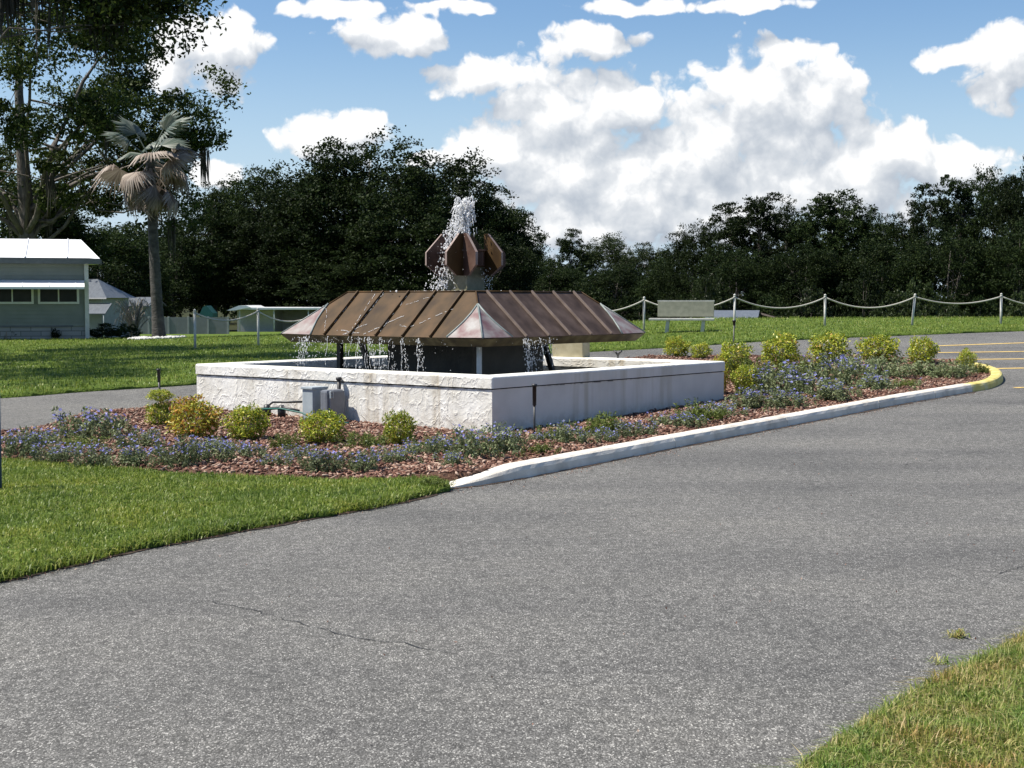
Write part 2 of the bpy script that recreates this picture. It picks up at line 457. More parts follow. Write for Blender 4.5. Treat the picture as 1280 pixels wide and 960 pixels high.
M['stucco'] = stucco('trowelled_white_stucco', True)
M['smooth_wall'] = stucco('smooth_white_wall', False)
M['cap'] = nmat('white_cap_paint', [(.66, .62, .5), (.78, .76, .68), (.82, .81, .77)], 2.4, .7, .4, 20, detail=9, dist=.01)
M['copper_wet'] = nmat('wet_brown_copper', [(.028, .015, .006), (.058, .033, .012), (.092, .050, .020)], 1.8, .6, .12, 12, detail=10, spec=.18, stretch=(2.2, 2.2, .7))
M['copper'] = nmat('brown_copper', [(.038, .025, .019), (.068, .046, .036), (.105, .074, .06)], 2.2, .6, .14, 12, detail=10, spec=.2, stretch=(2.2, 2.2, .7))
M['copper_dark'] = nmat('dark_copper', [(.045, .024, .018), (.085, .048, .036), (.12, .075, .058)], 3.5, .55, .15, 16, detail=10, spec=.25)
M['seam'] = nmat('highlit_seam', [(.12, .085, .065), (.2, .15, .12)], 6, .6)
M['petal_edge'] = nmat('weathered_petal_edge', [(.2, .14, .12), (.3, .23, .2)], 9, .6)
M['flap'] = nmat('oxidised_flap', [(.13, .055, .055), (.185, .125, .118), (.235, .205, .19), (.30, .285, .27)], 5.5, .45, .1, 14, detail=9)
M['flap_edge'] = nmat('verdigris_edge', [(.14, .17, .16), (.23, .26, .25)], 8, .5)
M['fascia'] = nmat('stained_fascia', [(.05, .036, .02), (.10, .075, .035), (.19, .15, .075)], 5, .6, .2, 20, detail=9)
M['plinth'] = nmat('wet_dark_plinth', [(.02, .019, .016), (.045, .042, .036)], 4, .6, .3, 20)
M['column'] = nmat('algae_column', [(.10, .095, .05), (.19, .175, .105), (.25, .23, .16)], 5, .6, .4, 24, detail=9)
M['beige'] = nmat('beige_block', [(.3, .27, .17), (.42, .38, .26)], 7, .8, .3)
M['white_pipe'] = nmat('white_pipe', [(.5, .5, .48), (.62, .62, .6)], 8, .5)


def watermat():
    m, nt, N, L, P = newmat('basin_water')
    P.inputs['Base Color'].default_value = (.012, .014, .012, 1); P.inputs['Roughness'].default_value = .06; P.inputs['IOR'].default_value = 1.33
    tc = N.new('ShaderNodeTexCoord'); n = N.new('ShaderNodeTexNoise'); n.inputs['Scale'].default_value = 9; n.inputs['Detail'].default_value = 5
    L.new(tc.outputs['Object'], n.inputs['Vector'])
    b = N.new('ShaderNodeBump'); b.inputs['Strength'].default_value = .6; b.inputs['Distance'].default_value = .04
    L.new(n.outputs['Fac'], b.inputs['Height']); L.new(b.outputs[0], P.inputs['Normal'])
    m2, nt, N, L, P = newmat('splashing_water')
    P.inputs['Base Color'].default_value = (.95, .95, .95, 1); P.inputs['Roughness'].default_value = .15; P.inputs['IOR'].default_value = 1.33
    t = N.new('ShaderNodeBsdfTranslucent'); t.inputs[0].default_value = (.97, .97, .97, 1)
    mx = N.new('ShaderNodeMixShader'); mx.inputs[0].default_value = .5
    L.new(P.outputs[0], mx.inputs[1]); L.new(t.outputs[0], mx.inputs[2]); L.new(mx.outputs[0], N['Material Output'].inputs[0])
    return m, m2


M['water'], M['splash'] = watermat()


tint(M['grass'], 1.3, [(.72, .80, .8), (1, 1, 1), (1.25, 1.12, 1)])
tint(M['dry_grass'], 3.2, [(.5, .82, .5), (.95, 1, .9), (1.1, 1, 1), (1.0, .72, .6)])

# ------------------------------------------------------------------ sheets of ground
def densify(poly, step, jit=0.0, closed=True):
    out = []
    n = len(poly)
    for i in range(n if closed else n - 1):
        a = np.array(poly[i], float); b = np.array(poly[(i + 1) % n], float)
        k = max(1, int(np.linalg.norm(b - a) / step))
        for j in range(k):
            p = a + (b - a) * j / k
            if jit and j: p = p + rng.normal(0, jit, 2)
            out.append(tuple(p))
    if not closed: out.append(tuple(poly[-1]))
    return out


def inside(pts, poly):
    x, y = pts[:, 0], pts[:, 1]
    res = np.zeros(len(pts), bool)
    px = np.array(poly)
    j = len(px) - 1
    for i in range(len(px)):
        xi, yi = px[i]; xj, yj = px[j]
        c = ((yi > y) != (yj > y)) & (x < (xj - xi) * (y - yi) / (yj - yi + 1e-12) + xi)
        res ^= c
        j = i
    return res


def sheet(name, poly, step, dz, mat, jit=0.0, skirt=0.0, bump=None, edge_step=None, kind='structure'):
    bd = densify(poly, edge_step or step, jit)
    P = np.array(bd)
    lo, hi = P.min(0), P.max(0)
    gx, gy = np.meshgrid(np.arange(lo[0], hi[0], step), np.arange(lo[1], hi[1], step))
    g = np.stack([gx.ravel(), gy.ravel()], 1) + rng.uniform(-.2, .2, (gx.size, 2)) * step
    g = g[inside(g, bd)]
    # keep grid points off the border
    nb = len(bd)
    vs = [Vector(p) for p in bd] + [Vector(p) for p in g]
    out = delaunay_2d_cdt(vs, [(i, (i + 1) % nb) for i in range(nb)], [list(range(nb))], 1, 1e-5)
    v2, fs = out[0], out[2]
    xy = np.array([(v.x, v.y) for v in v2])
    z = terr(xy[:, 0], xy[:, 1]) + dz
    if bump is not None: z = z + bump(xy[:, 0], xy[:, 1])
    verts = [(a, b, c) for (a, b), c in zip(xy, z)]
    faces = [list(f) for f in fs]
    if skirt:
        n0 = len(verts)
        idx = {}
        for e_i in range(nb):
            pass
        # border loop vertices by position
        from collections import Counter
        cnt = Counter()
        for f in faces:
            for a, b in zip(f, f[1:] + f[:1]): cnt[(min(a, b), max(a, b))] += 1
        bed = [e for e, c in cnt.items() if c == 1]
        low = {}
        for a, b in bed:
            for q in (a, b):
                if q not in low:
                    low[q] = len(verts); verts.append((verts[q][0], verts[q][1], verts[q][2] - skirt))
            faces.append([a, b, low[b], low[a]])
    me = bpy.data.meshes.new(name)
    me.from_pydata(verts, [], faces); me.update()
    bm = bmesh.new(); bm.from_mesh(me); bmesh.ops.recalc_face_normals(bm, faces=bm.faces)
    up = sum(f.normal.z for f in bm.faces)
    if up < 0: bmesh.ops.reverse_faces(bm, faces=bm.faces)
    for f in bm.faces: f.smooth = True
    bm.to_mesh(me); bm.free()
    o = link(name, me, mat)
    return tag(o, kind=kind)


xy = lambda px, py: tuple(G(px, py)[:2])

# far terrain
gx = np.concatenate([-np.geomspace(2500, 62, 26), np.linspace(-60, 60, 61), np.geomspace(62, 2500, 26)])
gy = np.concatenate([[-300, -80, -20], np.linspace(-5, 150, 90), np.geomspace(155, 4000, 26)])
X, Y = np.meshgrid(gx, gy)
Z = terr(X, Y) - .10
nx, ny = len(gx), len(gy)
ii = np.arange(nx * ny).reshape(ny, nx)
F = np.stack([ii[:-1, :-1], ii[:-1, 1:], ii[1:, 1:], ii[1:, :-1]], -1).reshape(-1, 4)
tag(link('ground', np_mesh('ground', np.stack([X.ravel(), Y.ravel(), Z.ravel()], 1), F, True), M['ground']), kind='structure')

# road sheet (both carriageways and the junction beyond the island)
sheet('road', [(-30, -4), (26, -4), (30, 20), (30, 42), (8, 40), (-14, 30), (-30, 27)], .9, 0, M['asphalt'])

# the planted island
front_edge = [(-8.5, 15.1), xy(0, 578), xy(120, 588), xy(250, 599), xy(420, 605), xy(545, 603)]
kerb_front = [xy(563, 611), xy(600, 607), xy(660, 597), xy(750, 579), xy(845, 560), xy(920, 545.5), xy(1000, 530), xy(1100, 510.5), xy(1160, 499.5), xy(1216, 490)]
nose = [xy(1236, 486.5), xy(1250, 481), xy(1254.5, 475), xy(1250, 469), xy(1238, 464.5), xy(1222, 461)]
back_edge = [xy(1195, 454), xy(1100, 449.5), xy(1000, 448), xy(900, 447.5), xy(840, 448.5), xy(760, 453), xy(640, 463), (-2.6, 24.2), (-4.0, 22.6), xy(180, 511), xy(90, 528), xy(0, 548), (-8.5, 16.2)]


def offset_path(path, d):
    P = np.array(path, float)
    out = []
    for i in range(len(P)):
        t = P[min(i + 1, len(P) - 1)] - P[max(i - 1, 0)]
        t /= np.linalg.norm(t)
        out.append(tuple(P[i] + d * np.array([-t[1], t[0]])))
    return out


def smooth_path(path, n=8):
    P = np.array(path, float)
    t = np.concatenate([[0], np.cumsum(np.linalg.norm(np.diff(P, axis=0), axis=1))])
    out = []
    # Catmull-Rom
    for i in range(len(P) - 1):
        p0, p1, p2, p3 = P[max(i - 1, 0)], P[i], P[i + 1], P[min(i + 2, len(P) - 1)]
        for k in range(n):
            u = k / n
            out.append(tuple(.5 * ((2 * p1) + (-p0 + p2) * u + (2 * p0 - 5 * p1 + 4 * p2 - p3) * u * u + (-p0 + 3 * p1 - 3 * p2 + p3) * u ** 3)))
    out.append(tuple(P[-1]))
    return out


kerb_all = smooth_path(kerb_front + nose, 6)
inner = offset_path(kerb_all, .16)
bed_poly = front_edge + inner[6:] + back_edge


def bed_bump(x, y):
    # low against the basin wall, heaped a little towards the edges of the bed
    lx = (x + .667) * .6225 + (y - 20.49) * .7826; ly = -(x + .667) * .7826 + (y - 20.49) * .6225
    d = np.clip((np.maximum(np.abs(lx), np.abs(ly)) - 2.75) / 1.0, 0, 1)
    return d * (.05 + .018 * np.sin(x * 3.1 + y * 1.7) + .014 * np.sin(x * 1.3 - y * 2.9))


sheet('mulch_bed', bed_poly, .3, .012, M['mulch'], .015, .12, bed_bump)


def kerb_mesh(name, path, mat, taper=0.0, joints=()):
    P = np.array(path)
    s = np.concatenate([[0], np.cumsum(np.linalg.norm(np.diff(P, axis=0), axis=1))])
    total = s[-1]
    cuts = [0] + [j for j in joints if j < total] + [total]
    mb = MB()
    prof = [(0, -.05), (.012, .075), (.03, .108), (.06, .122), (.17, .126), (.2, .11), (.205, -.05)]
    for a, b in zip(cuts[:-1], cuts[1:]):
        a2, b2 = a + .006, b - .006
        n = max(3, int((b2 - a2) / .12))
        rings = []
        for q in np.linspace(a2, b2, n):
            x = np.interp(q, s, P[:, 0]); y = np.interp(q, s, P[:, 1])
            x1 = np.interp(q - .05, s, P[:, 0]); y1 = np.interp(q - .05, s, P[:, 1])
            x2 = np.interp(q + .05, s, P[:, 0]); y2 = np.interp(q + .05, s, P[:, 1])
            t = np.array([x2 - x1, y2 - y1]); t /= np.linalg.norm(t) + 1e-9
            nrm = np.array([-t[1], t[0]])
            hs = 1.0
            if taper: hs = .1 + .9 * min(1, q / taper) ** .8
            z0 = tz(x, y)
            wob = rng.normal(0, .0012, (len(prof), 2))
            rings.append([mb.bm.verts.new((x + nrm[0] * (u + w[0]), y + nrm[1] * (u + w[0]), z0 + (v * hs if v > 0 else v) + w[1])) for (u, v), w in zip(prof, wob)])
        for r0, r1 in zip(rings[:-1], rings[1:]):
            for k in range(len(prof) - 1):
                f = mb.bm.faces.new((r0[k], r1[k], r1[k + 1], r0[k + 1])); f.smooth = False
        mb.bm.faces.new(rings[0]); mb.bm.faces.new(rings[-1][::-1])
    return tag(mb.build(name, mat), kind='structure')


nf = (len(kerb_front) - 1) * 6 + 1
white_path = kerb_all[:nf]; yellow_path = kerb_all[nf - 1:]
Ls = np.concatenate([[0], np.cumsum(np.linalg.norm(np.diff(np.array(white_path), axis=0), axis=1))])
jp = [Ls[min(range(nf), key=lambda i: (np.array(white_path[i]) - np.array(xy(*q))).dot(np.array(white_path[i]) - np.array(xy(*q))))] for q in ((845, 560), (993, 531.5), (1103, 510), (1170, 498))]
kerb_mesh('kerb', white_path, M['kerb'], .9, jp)
kerb_mesh('yellow_kerb_end', yellow_path, M['kerb_yellow'])

# lawns
lawn_fg = [(-9.5, 15.3), (-8.5, 15.1), xy(0, 578.5), xy(120, 588.5), xy(250, 599.5), xy(420, 605.5), xy(545, 603.5), xy(563, 613), xy(500, 628), xy(420, 643), xy(300, 664), xy(150, 692), xy(0, 727), (-3.7, 6.6), (-6, 3.5), (-11, 2)]
sheet('lawn', lawn_fg, .35, .045, M['lawn'], .02, .1, edge_step=.12)
verge = [xy(1002, 975), xy(1066, 926), xy(1110, 899), xy(1155, 872), xy(1219, 838), xy(1288, 802), (3.6, 8.2), (6, 10), (6, 2), (.6, 2), (.7, 4)]
sheet('verge', verge, .3, .04, M['dry_lawn'], .02, .1, edge_step=.12)
lawn_far = [(-40, 21.5), (-12, 21.6), xy(0, 498), xy(120, 489), xy(245, 481), (-2.5, 28), (1, 31.6), xy(850, 434), xy(1000, 425), xy(1140, 419), xy(1280, 414), (22, 40), (45, 44), (45, 60), (5, 68), (-8, 103), (-60, 106)]
sheet('back_lawn', lawn_far, 1.0, .045, M['lawn'], .03, .1, edge_step=.5)
# second carriageway edge strip: darker soil line shows under the blades (skirt)

# yellow bay lines on the far tarmac
def stripe(a, b, w):
    A, B = np.array(a), np.array(b)
    t = (B - A) / np.linalg.norm(B - A); n = np.array([-t[1], t[0]]) * w / 2
    k = 14
    mb = MB(); top = []
    for i in range(k + 1):
        c = A + (B - A) * i / k
        top.append([mb.bm.verts.new((q[0], q[1], tz(*q) + .006)) for q in (c - n, c + n)])
    for r0, r1 in zip(top[:-1], top[1:]): mb.bm.faces.new((r0[0], r1[0], r1[1], r0[1]))
    return tag(mb.build('road_marking', M['marking']), kind='structure')


stripe(xy(1172, 432.5), xy(1300, 428), .16)
stripe(xy(1172, 441), xy(1300, 439.3), .16)
stripe(xy(1165, 450), xy(1300, 448.6), .15)
stripe(xy(1215, 461.5), xy(1300, 460), .15)
stripe(xy(1268, 485), xy(1320, 483.5), .12)

# hairline cracks in the tarmac
mb = MB()


def crack(pts, w):
    P = [np.array(xy(*p)) for p in pts]
    path = []
    for a, b in zip(P[:-1], P[1:]):
        k = max(2, int(np.linalg.norm(b - a) / .06))
        for i in range(k): path.append(a + (b - a) * i / k + rng.normal(0, .012, 2))
    path.append(P[-1])
    prev = None
    for i, p in enumerate(path):
        t = path[min(i + 1, len(path) - 1)] - path[max(i - 1, 0)]; t /= np.linalg.norm(t) + 1e-9
        n = np.array([-t[1], t[0]]) * w * rng.uniform(.3, 1.2)
        cur = [mb.bm.verts.new((q[0], q[1], tz(*q) + .004)) for q in (p - n, p + n)]
        if prev: mb.bm.faces.new((prev[0], cur[0], cur[1], prev[1]))
        prev = cur


crack([(265, 752), (340, 770), (420, 792), (500, 806), (570, 818)], .004)
crack([(1250, 717), (1282, 708)], .006)
crack([(1075, 712), (1180, 709), (1240, 716)], .002)
crack([(1130, 582), (1200, 568), (1290, 553)], .004)
crack([(1190, 585), (1100, 578), (1010, 570)], .0025)
crack([(760, 690), (860, 682), (930, 686)], .0022)
tag(mb.build('road_cracks', M['crack']), kind='structure')


# dark crumbly soil showing between turf, kerb and tarmac
def soil_strip(path, w0, w1):
    p = densify(path, .12, .0, False)
    a = [tuple(np.array(q) + rng.normal(0, .014, 2)) for q in offset_path(p, w1)]
    b_ = [tuple(np.array(q) + rng.normal(0, .016, 2)) for q in offset_path(p, -w0)]
    mbs = MB(); prev = None
    for q0, q1 in zip(a, b_):
        cur = [mbs.bm.verts.new((q[0], q[1], tz(*q) + .005)) for q in (q0, q1)]
        if prev: mbs.bm.faces.new((prev[0], prev[1], cur[1], cur[0]))
        prev = cur
    tag(mbs.build('soil_edge', M['soil']), kind='structure')


soil_strip([xy(556, 614), xy(500, 628), xy(420, 643), xy(300, 664), xy(150, 692), xy(0, 727), (-3.7, 6.6)], .02, .06)
soil_strip([xy(1002, 975), xy(1066, 926), xy(1110, 899), xy(1155, 872), xy(1219, 838), xy(1288, 802)], -.02, .06)
soil_strip(kerb_front, .045, .0)

# ------------------------------------------------------------------ grass
def visible(p, m=.10):
    """rough wide frustum with a margin, so a step to the side still sees grass"""
    a = np.abs(p[:, 0]) / np.maximum(p[:, 1], .1)
    return a < (640 / FPX) * (1 + m) + .02


def grass(name, poly, dens, h, w, dz, mat, maxn=200000, lean=.45, keep=None, edge=0.0, margin=.1, falloff=None):
    P = np.array(poly); lo, hi = P.min(0), P.max(0)
    n = int(dens * (hi[0] - lo[0]) * (hi[1] - lo[1]))
    p = rng.uniform(lo, hi, (n, 2))
    p = p[visible(p, margin)]
    if falloff is not None: p = p[rng.random(len(p)) < falloff(p)]
    p = p[inside(p, poly)]
    if keep is not None: p = p[keep(p)]
    p = p[:maxn]
    n = len(p)
    clump = .65 + .5 * (np.sin(p[:, 0] * 7.3 + 2 * np.sin(p[:, 1] * 3.1)) * np.sin(p[:, 1] * 6.1 + 1.5 * np.sin(p[:, 0] * 4.3)) * .5 + .5)
    z = terr(p[:, 0], p[:, 1]) + dz - .01
    hh = rng.uniform(h[0], h[1], n) * clump
    a = rng.uniform(0, 2 * np.pi, n)
    ww = w * rng.uniform(.6, 1.3, n)
    d = np.stack([np.cos(a), np.sin(a), 0 * a], 1); s = np.stack([-np.sin(a), np.cos(a), 0 * a], 1)
    b0 = np.concatenate([p, z[:, None]], 1)
    ln = np.abs(rng.normal(0, lean, n)) * hh
    mid = b0 + d * (ln * .35)[:, None] + np.array([0, 0, 1]) * (hh * .6)[:, None]
    tip = b0 + d * ln[:, None] + np.array([0, 0, 1]) * (hh * np.sqrt(np.maximum(1 - (ln / hh) ** 2 * .5, .2)))[:, None]
    V = np.stack([b0 - s * ww[:, None] / 2, b0 + s * ww[:, None] / 2, mid + s * ww[:, None] * .4, mid - s * ww[:, None] * .4, tip], 1).reshape(-1, 3)
    k = np.arange(n)[:, None] * 5
    # quad + tip as two quads sharing the tip (degenerate-free): base quad, then tri as quad with doubled edge avoided -> use tris
    T = np.concatenate([k + np.array([0, 1, 2]), k + np.array([0, 2, 3]), k + np.array([3, 2, 4])], 0)
    return tag(link(name, np_mesh(name, V, T), mat), kind='stuff')


grass('grass', lawn_fg, 4600, (.02, .062), .008, .045, M['grass'], 420000, .95, margin=.5)
grass('verge_grass', verge, 15000, (.025, .085), .0045, .035, M['dry_grass'], 420000, 1.1, margin=.9)
grass('back_grass', lawn_far, 460, (.03, .08), .017, .045, M['grass'], 260000, margin=.3, keep=lambda p: p[:, 1] < 75, falloff=lambda p: np.clip((34 / p[:, 1]) ** 1.6, .05, 1))
# shaggy overhang along the tarmac edge
def edge_strip(path, w):
    a = offset_path(path, w); b = offset_path(path, -w)
    return a + b[::-1]
e1 = densify([xy(556, 613), xy(500, 628), xy(420, 643), xy(300, 664), xy(150, 692), xy(0, 727), (-3.7, 6.6)], .15, .02, False)
grass('edge_grass', edge_strip(e1, .05), 5200, (.04, .10), .007, .02, M['grass'], 20000, 1.0)
e2 = densify([xy(1002, 975), xy(1066, 926), xy(1110, 899), xy(1155, 872), xy(1219, 838), xy(1288, 802)], .15, .02, False)
grass('verge_edge_grass', edge_strip(e2, .05), 7000, (.03, .09), .0045, .0, M['dry_grass'], 12000, 1.2)


# ------------------------------------------------------------------ leaf scatter
def leaf_arrays(c, size, up=.4, aspect=.5, seed=None, droop=0.0, outward=None):
    """one folded rhombus per centre"""
    r = np.random.default_rng(seed)
    n = len(c)
    size = np.broadcast_to(size, (n,)) * r.uniform(.6, 1.3, n)
    d = r.normal(0, 1, (n, 3))
    if outward is not None: d = d + outward * 1.2
    d[:, 2] -= droop
    d /= np.linalg.norm(d, axis=1)[:, None]
    u = r.normal(0, 1, (n, 3)); u[:, 2] += up * 3
    s = np.cross(d, u); s /= np.linalg.norm(s, axis=1)[:, None] + 1e-9
    nn = np.cross(s, d)
    L = size[:, None]
    a = c - d * L * .5; b = c + d * L * .5
    m = c + nn * L * .08
    V = np.stack([a, m - s * L * aspect * .5, b, m + s * L * aspect * .5], 1).reshape(-1, 3)
    F = np.arange(n * 4).reshape(n, 4)
    return V, F


def blob_points(n, r, seed, shell=.5):
    q = np.random.default_rng(seed)
    d = q.normal(0, 1, (n, 3)); d /= np.linalg.norm(d, axis=1)[:, None]
    rr = (shell + (1 - shell) * q.random(n) ** .6) * r
    return d * rr[:, None], d


def bez(a, b, c, n=7):
    return [a * (1 - t) ** 2 + b * 2 * t * (1 - t) + c * t * t for t in [i / (n - 1) for i in range(n)]]


def tree_meshes(seed, H, rad, base, nclus, nleaf, lsize, trunk_r, flat=.75, fork=.35, limbs=9, clus_r=(.16, .30), sides=8, lumpy=.0, droop=0.0, lean=0.0, shape='round', extra=(), skip=None):
    """returns (trunk mesh builder, leaf verts, faces, cluster centres) for a tree of height H, crown radius rad, crown starting at height base"""
    q = np.random.default_rng(seed)
    cz = (H + base) / 2; hz = (H - base) / 2
    C = []
    while len(C) < nclus:
        d = q.normal(0, 1, 3); d /= np.linalg.norm(d)
        rr = q.uniform(.35, 1) ** .5
        p = d * rr
        if shape == 'pine' and abs(p[2]) < .9:
            p[:2] *= (1.05 - .35 * p[2]) * q.uniform(.5, 1.1)
        if p[2] < -.55 and q.random() < .5: continue
        if skip and skip(p[0] * rad, cz + p[2] * hz) and q.random() < .75: continue
        C.append((p[0] * rad * q.uniform(.85, 1.1), p[1] * rad * q.uniform(.85, 1.1), cz + p[2] * hz * q.uniform(.9, 1.05)))
    C = np.array(C)
    C[:, 0] += lean * (C[:, 2] - base) / max(H - base, 1)
    if len(extra): C = np.concatenate([np.array(extra, float), C]); nclus = len(C)
    V, Fs, o = [], [], 0
    per = max(8, nleaf // nclus)
    for i, c in enumerate(C):
        rc = q.uniform(*clus_r) * rad
        m_ = int(per * q.uniform(.7, 1.3))
        k_ = max(6, m_ // 26)
        sub, sdir = blob_points(k_, 1, seed * 1000 + i, .45)
        pick = q.integers(0, k_, m_)
        dirs = sdir[pick]
        pts = sub[pick] * np.array([rc, rc, rc * .68]) * q.uniform(.85, 1.25, 3)
        sp_ = q.normal(0, rc * .17, pts.shape); sp_[:, 2] *= .6
        pts = pts + sp_
        v, f = leaf_arrays(c + pts, lsize, .35, .55, seed * 77 + i, droop, dirs * .5)
        V.append(v); Fs.append(f + o); o += len(v)
    V = np.concatenate(V); Fs = np.concatenate(Fs)
    mb = MB()
    fk = H * fork
    tp = [Vector((0, 0, -.3)), Vector((0, 0, .15)), Vector((q.normal(0, .1), q.normal(0, .1), fk * .5)), Vector((q.normal(0, .2) + lean * .15, q.normal(0, .2), fk)), Vector((q.normal(0, .3) + lean * .4, q.normal(0, .3), cz)), Vector((lean * .7, 0, H * .92))]
    mb.tube(tp, [trunk_r * 1.5, trunk_r * 1.15, trunk_r * .92, trunk_r * .8, trunk_r * .4, trunk_r * .08], sides)
    order = np.concatenate([np.arange(len(extra)), len(extra) + q.permutation(nclus - len(extra))])
    for i in order[:limbs]:
        c = Vector(C[i])
        h0 = q.uniform(.75, 1.25) * fk
        h0 = min(h0, max(c.z - .3, fk * .6))
        a = Vector((lean * .2, 0, h0))
        k = Vector((c.x * .45, c.y * .45, h0 + (c.z - h0) * .75 + .4))
        p = bez(a, k, c, 7)
        r0 = trunk_r * q.uniform(.24, .42) * (.45 if i < len(extra) else 1)
        mb.tube([x + Vector(q.normal(0, .05, 3)) * (1 if 0 < j < 6 else 0) * rad * (.7 if i < len(extra) else .25) for j, x in enumerate(p)], [r0 * (1 - .88 * j / 6) for j in range(7)], max(5, sides - 3))
        for _ in range(2):
            j = q.integers(2, 5)
            e = Vector(C[order[q.integers(0, nclus)]])
            e = p[j] + (e - p[j]) * min(1, rad * .45 / max((e - p[j]).length, .1))
            mb.tube(bez(p[j], (p[j] + e) / 2 + Vector((0, 0, .25)), e, 5), [r0 * .45 * (1 - .85 * t / 4) for t in range(5)], 5)
    return mb, V, Fs, C


def moss_mesh(centres, n, length, seed, width=.035, strands=12):
    q = np.random.default_rng(seed)
    V, F, o = [], [], 0
    for c in centres:
        for _ in range(n):
            L = q.uniform(*length)
            b = np.array(c) + q.normal(0, .15, 3)
            for s in range(strands):
                a = b + np.array([q.normal(0, .09), q.normal(0, .09), q.normal(0, .05)])
                l = L * q.uniform(.35, 1)
                w = width * q.uniform(.5, 1.2); th = q.uniform(0, 6.28)
                dx = np.array([math.cos(th), math.sin(th), 0]) * w
                sw = q.normal(0, .04, 2)
                pts = [a, a + np.array([sw[0], sw[1], -l * .5]), a + np.array([sw[0] * 1.6, sw[1] * 1.6, -l])]
                V += [pts[0] - dx * .5, pts[0] + dx * .5, pts[1] + dx, pts[1] - dx, pts[2]]
                F += [(o, o + 1, o + 2), (o, o + 2, o + 3), (o + 3, o + 2, o + 4)]
                o += 5
    return np_mesh('moss', np.array(V), np.array(F))


def tree(name, loc, rz, label, cat, group, build, leaf, moss=None):
    root = empty(name, loc, rz, label, cat, group)
    mb, V, F, C = build
    mb.build('trunk', M['trunk'], root)
    link('crown', np_mesh('crown', V, F), M[leaf], root)
    if moss is not None: link('moss', moss, M['moss'], root)
    return root


# ---- oaks with moss
def hang_moss(root, centres, n, length, seed, width=.035, strands=12):
    for i, c in enumerate(centres):
        link('moss', moss_mesh([c], n, length, seed + i, width, strands), M['moss'], root)


b = tree_meshes(11, 17.0, 7.6, 4.2, 84, 80000, .18, .46, fork=.27, limbs=16, clus_r=(.10, .21), sides=12, skip=lambda x, z: x < 1.8 and z > 10.8, extra=[(7.6, -1, 9.0), (8.0, -1, 8.6), (6.9, -1, 8.4), (5.6, 0, 6.4), (6.4, 0, 5.8)])
C = b[3]
low = [c + np.array([0, 0, -.3]) for c in C if c[2] < 10.5 and c[1] < 3][:24]
p0 = atY(34, 400, 62)
r_ = tree('oak_tree', (p0.x, 62, tz(p0.x, 62)), 0, 'large live oak with grey forked trunk rising behind the pale green house', 'tree', 'mossy oaks on the left', b, 'oak_leaf')
hang_moss(r_, low, 2, (.9, 2.6), 3)
ext = [(5.3, .4, 8.5), (6.9, .2, 8.3), (7.4, 0, 8.0), (8.0, .3, 8.1), (8.5, 0, 7.9), (8.75, -.3, 7.55), (8.3, -.2, 7.4), (4.2, .3, 7.7)]
b = tree_meshes(23, 13.0, 7.6, 7.4, 80, 80000, .13, .42, fork=.42, limbs=14, clus_r=(.09, .17), sides=12, skip=lambda x, z: 3.6 < x < 7.2 and z < 10.5, extra=ext)
r_ = tree('oak_tree', (-16.4, 31.5, tz(-16.4, 31.5)), 0, 'nearer oak reaching into the top left corner with leafy twigs and long dark moss', 'tree', 'mossy oaks on the left', b, 'oak_leaf')
hang_moss(r_, [np.array(e) + [0, 0, .1] for e in ((4.75, -.2, 8.2), (5.1, .1, 8.3), (5.45, -.2, 8.3), (5.75, 0, 8.4), (6.1, -.2, 8.3), (6.45, .1, 8.4), (7.35, 0, 8.0), (4.5, 0, 7.6), (8.0, 0, 8.0))], 2, (.7, 2.4), 5, .03, 13)

# ---- Bismarck-like fan palm
pz = 45.0
pb = atY(193, 423, pz)
palm = empty('palm_tree', (pb.x, pz, tz(pb.x, pz)), 0, 'fan palm with silvery crown, brown hanging dead leaves and a straight bare trunk', 'palm tree')
mb = MB()
H = 5.75
rn0 = np.random.default_rng(12)
pp, rr = [], []
for i in range(60):
    t = i / 59
    pp.append((-.06 * math.sin(t * 2) + .16 * (1 - t), 0, -.2 + t * (H + .2))); rr.append((.19 - .06 * t + (.10 * math.exp(-t * 16))) * (1 + rn0.uniform(-.03, .035)))
mb.tube(pp, rr, 14)
mb.build('trunk', M['palm_trunk'], palm)


def fan(rn, pet, Rf, nseg=26, spread=205, fold=.035, droop=.25, close=1.0):
    """petiole along +X, fan in the XY plane cupped in Z; returns verts, tri faces"""
    V, F = [], []
    def add(*vs):
        i = len(V); V.extend(vs); return i
    # petiole, three-sided
    w = .028
    i = add((0, -w, 0), (0, w, 0), (0, 0, w * 1.4), (pet, -w * .5, 0), (pet, w * .5, 0), (pet, 0, w))
    for a, b_, c in ((0, 1, 4), (0, 4, 3), (1, 2, 5), (1, 5, 4), (2, 0, 3), (2, 3, 5)): F.append((i + a, i + b_, i + c))
    for k in range(nseg):
        a = math.radians((-spread / 2 + spread * (k + .5) / nseg) * close)
        da = math.radians(spread / nseg / 2 * 1.02) * close
        r1 = Rf * .58; r2 = Rf * rn.uniform(.82, 1.06) * (1 - .18 * abs(k - nseg / 2) / nseg)
        cup = lambda r: -.22 * Rf * (r / Rf) ** 2 * droop * 2
        dz = rn.normal(0, .05) * Rf - droop * Rf * .35
        c0 = (pet, 0, 0)
        l = (pet + r1 * math.cos(a - da), r1 * math.sin(a - da), cup(r1) - fold)
        m_ = (pet + r1 * math.cos(a), r1 * math.sin(a), cup(r1) + fold)
        r_ = (pet + r1 * math.cos(a + da), r1 * math.sin(a + da), cup(r1) - fold)
        aj = a + rn.normal(0, .03)
        t = (pet + r2 * math.cos(aj), r2 * math.sin(aj), cup(r2) + dz)
        i = add(c0, l, m_, r_, t)
        F += [(i, i + 1, i + 2), (i, i + 2, i + 3), (i + 1, i + 4, i + 2), (i + 2, i + 4, i + 3)]
    return np.array(V), np.array(F)


